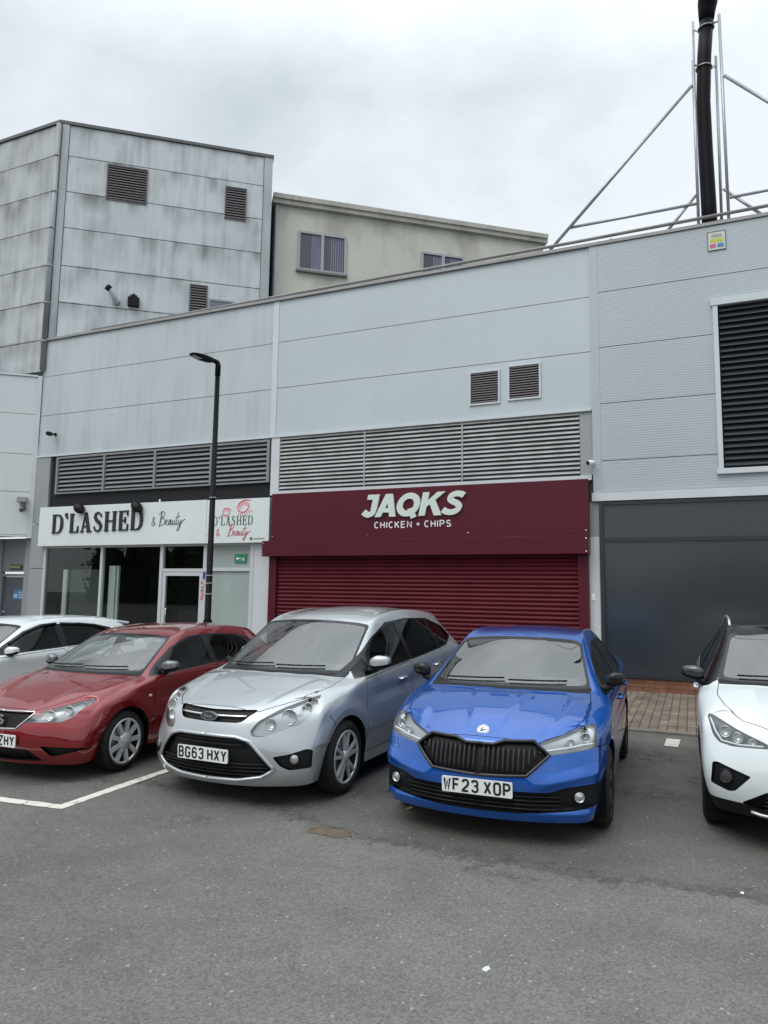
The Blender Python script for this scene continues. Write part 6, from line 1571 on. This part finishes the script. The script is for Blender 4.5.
AN = Frame(P0 + Vector((.0, -.02, 0)), D52)
wing = root('building_wing', 'white panelled wing overhanging a recessed service door at the left edge', 'building', tuple(P0 + Vector((-.6, -.6, 3.2))))
CL_AN = clad_mat('wing_cladding', (.60, .635, .65), .12, (.33, .34, .34))
zs_ = [3.26, 4.47, 5.55, 6.71, 7.80]
mb = MB()
for z0, z1 in zip(zs_[:-1], zs_[1:]): AN.box(mb, -5, -.13, -.05, .0, z0 + .007, z1 - .007)
mb.build('wall_cladding', CL_AN, wing)
mb = MB(); AN.box(mb, -.125, .0, -.05, .02, 3.2, 7.84); AN.box(mb, -5, -.126, -.05, .025, 3.2, 3.255); AN.box(mb, -5, -.126, -.3, .03, 7.805, 7.86); mb.build('edge_trim', TRIM, wing)
a_, b_, c_, d__ = AN.p(-5, -.052, 0), AN.p(-.01, -.052, 0), Vector((-17.0, YF - .06, 0)), Vector((-21, YF - .06, 0))
mb = MB(); mb.add([(p.x, p.y, 3.22) for p in (a_, b_, d__)] + [(p.x, p.y, 7.79) for p in (a_, b_, d__)], [(2, 1, 0), (3, 4, 5), (0, 1, 4, 3), (1, 2, 5, 4), (2, 0, 3, 5)]); mb.build('wing_core', JOINT, wing)
REC = Frame((0, YF + .2, 0), (1, 0, 0))
mb = MB(); REC.box(mb, -17.24, -16.965, -.1, .16, .03, 3.19); REC.box(mb, -45, -18.30, -.1, .05, .03, 3.19); REC.box(mb, -18.30, -17.24, -.1, .0, 2.24, 3.19); mb.build('recess_wall', clad_mat('recess_grey', (.26, .27, .29), .2, (.14, .14, .14)), wing)
mb = MB(); REC.box(mb, -17.335, -17.242, -.1, .04, .03, 2.10); REC.box(mb, -18.298, -18.24, -.1, .04, .03, 2.10); REC.box(mb, -18.298, -17.242, -.1, .045, 2.10, 2.18); mb.build('door_frame', mat('door_frame_grey', (.22, .23, .25), .5), wing)
mb = MB(); REC.box(mb, -18.238, -17.337, -.08, -.02, .04, 2.09); sd = mb.build('service_door', mat('service_door_grey', (.075, .08, .10), .45, var=.1), wing)
mb = MB(); REC.box(mb, -17.80, -17.38, -.0195, -.012, 1.44, 1.74); REC.box(mb, -17.78, -17.64, -.0118, -.009, 1.50, 1.62, 1)
for i in range(3): REC.box(mb, -17.60, -17.42, -.0118, -.009, 1.50 + i * .07, 1.535 + i * .07, 1)
mb.build('door_notice', [mat('notice_bright_blue', (.05, .16, .34), .5), mat('notice_pale', (.35, .5, .62), .5)], sd)
mb = MB(); mb.tube([REC.p(-18.16, -.02, 1.1), REC.p(-18.16, .04, 1.1), REC.p(-18.04, .04, 1.1)], .012, 8); mb.build('door_handle', CHROME, sd)
bl_ = root('bulkhead_light', 'dull yellow oblong bulkhead light above the service door', 'light', tuple(REC.p(-17.75, .03, 2.36)))
mb = MB(); REC.box(mb, -17.98, -17.48, .001, .05, 2.30, 2.44); mb.build('light_base', mat('bulkhead_base', (.12, .11, .08), .6), bl_, bevel=.02)
mb = MB(); REC.box(mb, -17.94, -17.52, .0505, .085, 2.33, 2.41); mb.build('light_cover', mat('bulkhead_cover', (.30, .27, .10), .35), bl_, bevel=.015)
c = root('flood_camera', 'grey floodlight and camera pair fixed near the bottom of the white wing', 'security camera', tuple(AN.p(-.3, .05, 4.2)))
mb = MB(); AN.box(mb, -.42, -.16, .03, .16, 4.16, 4.32); mb.build('flood_head', mat('flood_grey', (.30, .30, .28), .5), c, bevel=.02)
mb = MB(); mb.tube([AN.p(-.24, .02, 4.05), AN.p(-.24, .12, 4.0), AN.p(-.26, .26, 3.92)], [.05, .06, .055], 12); mb.build('camera_housing', mat('flood_dark', (.08, .08, .085), .5), c)
mb = MB(); AN.box(mb, -.34, -.2, .0, .03, 3.95, 4.3); mb.build('back_plate', mat('flood_grey', (0, 0, 0)), c)

CB = Frame(P0 - TR.n * .6, D52)
CREAMW = clad_mat('cream_render', (.55, .55, .475), .55, (.25, .245, .20), thresh=(.50, .70), patch=1.0, streak=.06, rough=.85, big=.08)
cr_ = root('rendered_block', 'cream rendered block with a sloping roof edge and two curtained windows behind the parapet', 'building', tuple(P0 + D52 * 10 + Vector((0, 0, 8))))
mb = MB(); CB.box(mb, 6.5, 16.2, -8, 0, 7.0, 14.45); mb.build('rendered_wall', CREAMW, cr_)
mb = MB(); CB.box(mb, 6.42, 16.3, -8, .16, 14.452, 14.60); CB.box(mb, 6.42, 16.3, -8, .22, 14.60, 14.76); mb.build('roof_edge', clad_mat('cream_edge', (.42, .41, .36), .5, (.15, .15, .12)), cr_)
mb = MB(); mb.tube([CB.p(6.56, .06, 7), CB.p(6.56, .06, 14.4)], .05, 10); mb.build('downpipe', mat('cream_pipe', (.34, .38, .38), .5), cr_)
WGL = mat('window_glass_dark', (.05, .055, .075), .06, spec=.8)
CURT = mat('curtain_lilac', (.22, .21, .29), .9, var=.15, vscale=5)
UPVC = mat('window_frame_upvc', (.34, .37, .38), .45)
for s0, s1, z0, z1 in ((7.29, 8.91, 12.30, 13.65), (11.55, 13.13, 12.17, 13.52)):
    mb = MB(); CB.border(mb, s0, s1, z0, z1, .07, .002, .07); m_ = (s0 + s1) / 2; CB.box(mb, m_ - .05, m_ + .05, .002, .072, z0 + .07, z1 - .07)
    w_ = mb.build('window', UPVC, cr_)
    for a, b in ((s0 + .07, m_ - .05), (m_ + .05, s1 - .07)):
        mb = MB(); CB.box(mb, a, b, .003, .02, z0 + .07, z1 - .07)
        n2 = 6
        for i in range(n2):      # curtain folds just behind the glass face
            u = a + (b - a) * (.55 + .45 * i / n2) if a < m_ else a + (b - a) * (.35 + .65 * i / n2)
            CB.box(mb, u, u + .035, .0205, .028, z0 + .09, z1 - .09, 1)
        mb.build('pane', [WGL, CURT], w_)
    mb = MB(); CB.box(mb, s0 - .05, s1 + .05, .001, .12, z0 - .07, z0 - .002); mb.build('sill', mat('sill_dark', (.16, .16, .15), .6), w_)

# ------------------------------------------------------------------ wooded skyline across the car park (seen in the glass)
mb = MB(); rt = random.Random(11)
clumps = []
for i in range(46):
    x = -70 + i * 3.1 + rt.uniform(-1, 1); top = 4.2 + 1.6 * math.sin(i * .55) + rt.uniform(-.6, .9)
    if x < -28: top += 5
    clumps.append((x, -44 + rt.uniform(-3, 3), top))
for (x, y, top) in clumps:
    nn_ = 9
    for (ox, rx, tp) in ((0, 2.3, top * .9), (1.6, 1.9, top * .72)):
        o = len(mb.v)
        for a in range(6):
            ph = a / 5 * math.pi * .5
            for b_ in range(nn_):
                an = 2 * math.pi * b_ / nn_; q = rx * math.cos(ph * .98) * rt.uniform(.85, 1.15)
                mb.v.append((x + ox + q * math.cos(an), y - 1 + q * math.sin(an), tp * math.sin(ph) * rt.uniform(.94, 1.06)))
        for a in range(5):
            for b_ in range(nn_): mb.f.append([o + a * nn_ + b_, o + a * nn_ + (b_ + 1) % nn_, o + (a + 1) * nn_ + (b_ + 1) % nn_, o + (a + 1) * nn_ + b_]); mb.m.append(0); mb.sm.append(False)
    for k_ in range(260):
        z = rt.random() ** .7 * top; w_ = 2.4 * math.sqrt(max(.05, 1 - (z / top - .45) ** 2 * 2.2)); an = rt.uniform(0, 6.28); rr = w_ * math.sqrt(rt.random())
        c = Vector((x + rr * math.cos(an), y + rr * math.sin(an), z + .1)); s_ = rt.uniform(.18, .42)
        u = Vector((rt.gauss(0, 1), rt.gauss(0, 1), rt.gauss(0, 1))).normalized(); v = u.orthogonal().normalized()
        mb.add([c + u * s_, c + v * s_, c - u * s_, c - v * s_], [(0, 1, 2, 3)])
o = mb.build('treeline', mat('far_foliage', (.045, .065, .03), .9, var=.4, vscale=.4)); o['kind'] = 'stuff'

# ------------------------------------------------------------------ sky and light
w = bpy.data.worlds.new('World'); SC.world = w; w.use_nodes = True
nt = w.node_tree; N = nt.nodes.new; Lk = nt.links.new; bg = nt.nodes['Background']
sky = N('ShaderNodeTexSky'); sky.sky_type = 'NISHITA'; sky.sun_disc = False
SUN_EL, SUN_AZ = 52, 200      # azimuth measured clockwise from +Y
sky.sun_elevation = R(SUN_EL); sky.sun_rotation = R(SUN_AZ)
geo = N('ShaderNodeNewGeometry'); neg = N('ShaderNodeVectorMath'); neg.operation = 'SCALE'; neg.inputs['Scale'].default_value = -1; Lk(geo.outputs['Incoming'], neg.inputs[0])
sep = N('ShaderNodeSeparateXYZ'); Lk(neg.outputs[0], sep.inputs[0])
zc = N('ShaderNodeMath'); zc.operation = 'MAXIMUM'; zc.inputs[1].default_value = .03; Lk(sep.outputs[2], zc.inputs[0])
ad = N('ShaderNodeMath'); ad.operation = 'ADD'; ad.inputs[1].default_value = .28; Lk(zc.outputs[0], ad.inputs[0])
dv = N('ShaderNodeVectorMath'); dv.operation = 'DIVIDE'; Lk(neg.outputs[0], dv.inputs[0])
cb = N('ShaderNodeCombineXYZ'); [Lk(ad.outputs[0], cb.inputs[i]) for i in range(3)]; Lk(cb.outputs[0], dv.inputs[1])
def cn(scale, det, loc, rough=.55):
    mp = N('ShaderNodeMapping'); mp.inputs['Location'].default_value = loc; mp.inputs['Scale'].default_value = (1, 1, .4); Lk(dv.outputs[0], mp.inputs[0])
    n = N('ShaderNodeTexNoise'); n.inputs['Scale'].default_value = scale; n.inputs['Detail'].default_value = det; n.inputs['Roughness'].default_value = rough; n.inputs['Distortion'].default_value = .25; Lk(mp.outputs[0], n.inputs['Vector']); return n.outputs['Fac']
a1 = cn(1.5, 7, (1.7, 8.3, 0)); a2 = cn(4.2, 8, (7.7, 2.9, 0), .6)
m1 = N('ShaderNodeMath'); m1.operation = 'MULTIPLY_ADD'; m1.inputs[1].default_value = .35; Lk(a2, m1.inputs[0]); Lk(a1, m1.inputs[2])
rp = N('ShaderNodeMapRange'); rp.inputs[1].default_value = .52; rp.inputs[2].default_value = .76; rp.inputs[3].default_value = 0; rp.inputs[4].default_value = 1; Lk(m1.outputs[0], rp.inputs[0])
cm = N('ShaderNodeMix'); cm.data_type = 'RGBA'; Lk(rp.outputs[0], cm.inputs[0]); cm.inputs[6].default_value = (5.9, 6.5, 6.85, 1); cm.inputs[7].default_value = (7.9, 8.4, 8.9, 1)
# overcast dome: brighter towards the zenith
zr = N('ShaderNodeMapRange'); zr.inputs[1].default_value = .60; zr.inputs[2].default_value = 1.0; zr.inputs[3].default_value = 1.0; zr.inputs[4].default_value = 2.8; Lk(sep.outputs[2], zr.inputs[0])
cs = N('ShaderNodeVectorMath'); cs.operation = 'SCALE'; Lk(cm.outputs[2], cs.inputs[0]); Lk(zr.outputs[0], cs.inputs['Scale'])
mx = N('ShaderNodeMix'); mx.data_type = 'RGBA'; a3 = cn(.9, 3, (4.4, 6.1, 0)); tk = N('ShaderNodeMapRange'); tk.inputs[1].default_value = .38; tk.inputs[2].default_value = .62; tk.inputs[3].default_value = .99; tk.inputs[4].default_value = .84; Lk(a3, tk.inputs[0]); Lk(tk.outputs[0], mx.inputs[0]); Lk(sky.outputs[0], mx.inputs[6]); Lk(cs.outputs[0], mx.inputs[7])
Lk(mx.outputs[2], bg.inputs['Color']); bg.inputs['Strength'].default_value = .1
sd_ = bpy.data.lights.new('sun', 'SUN'); sd_.energy = 1.2; sd_.angle = R(40); sd_.color = (1, .97, .93)
so = bpy.data.objects.new('sun', sd_); COL.objects.link(so)
az = R(SUN_AZ); el = R(SUN_EL); dirv = Vector((math.sin(az) * math.cos(el), math.cos(az) * math.cos(el), math.sin(el)))
so.rotation_euler = (-dirv).to_track_quat('-Z', 'Y').to_euler()

# ------------------------------------------------------------------ camera
yaw, pitch, roll = R(23.389), R(6.454), R(.795)
f_ = Vector((-math.sin(yaw), math.cos(yaw), 0)); r_ = Vector((math.cos(yaw), math.sin(yaw), 0)); u_ = Vector((0, 0, 1))
f2 = f_ * math.cos(pitch) + u_ * math.sin(pitch); u2 = u_ * math.cos(pitch) - f_ * math.sin(pitch)
r3 = r_ * math.cos(roll) + u2 * math.sin(roll); u3 = u2 * math.cos(roll) - r_ * math.sin(roll)
cd = bpy.data.cameras.new('camera'); co = bpy.data.objects.new('camera', cd); COL.objects.link(co)
M = Matrix((r3, u3, -f2)).transposed().to_4x4(); M.translation = (0, 0, 1.8); co.matrix_world = M
cd.sensor_fit = 'VERTICAL'; cd.sensor_height = 24; cd.sensor_width = 18; cd.lens = 24 * 710 / 1024; cd.clip_start = .05; cd.clip_end = 1000
SC.camera = co
SC.render.resolution_x, SC.render.resolution_y = 768, 1024
SC.view_settings.view_transform = 'Standard'; SC.view_settings.look = 'None'; SC.view_settings.exposure = 0.22; SC.view_settings.gamma = 1; SC.view_settings.use_curve_mapping = False
SC.cycles.max_bounces = 8; SC.cycles.transparent_max_bounces = 12; SC.cycles.use_denoising = True
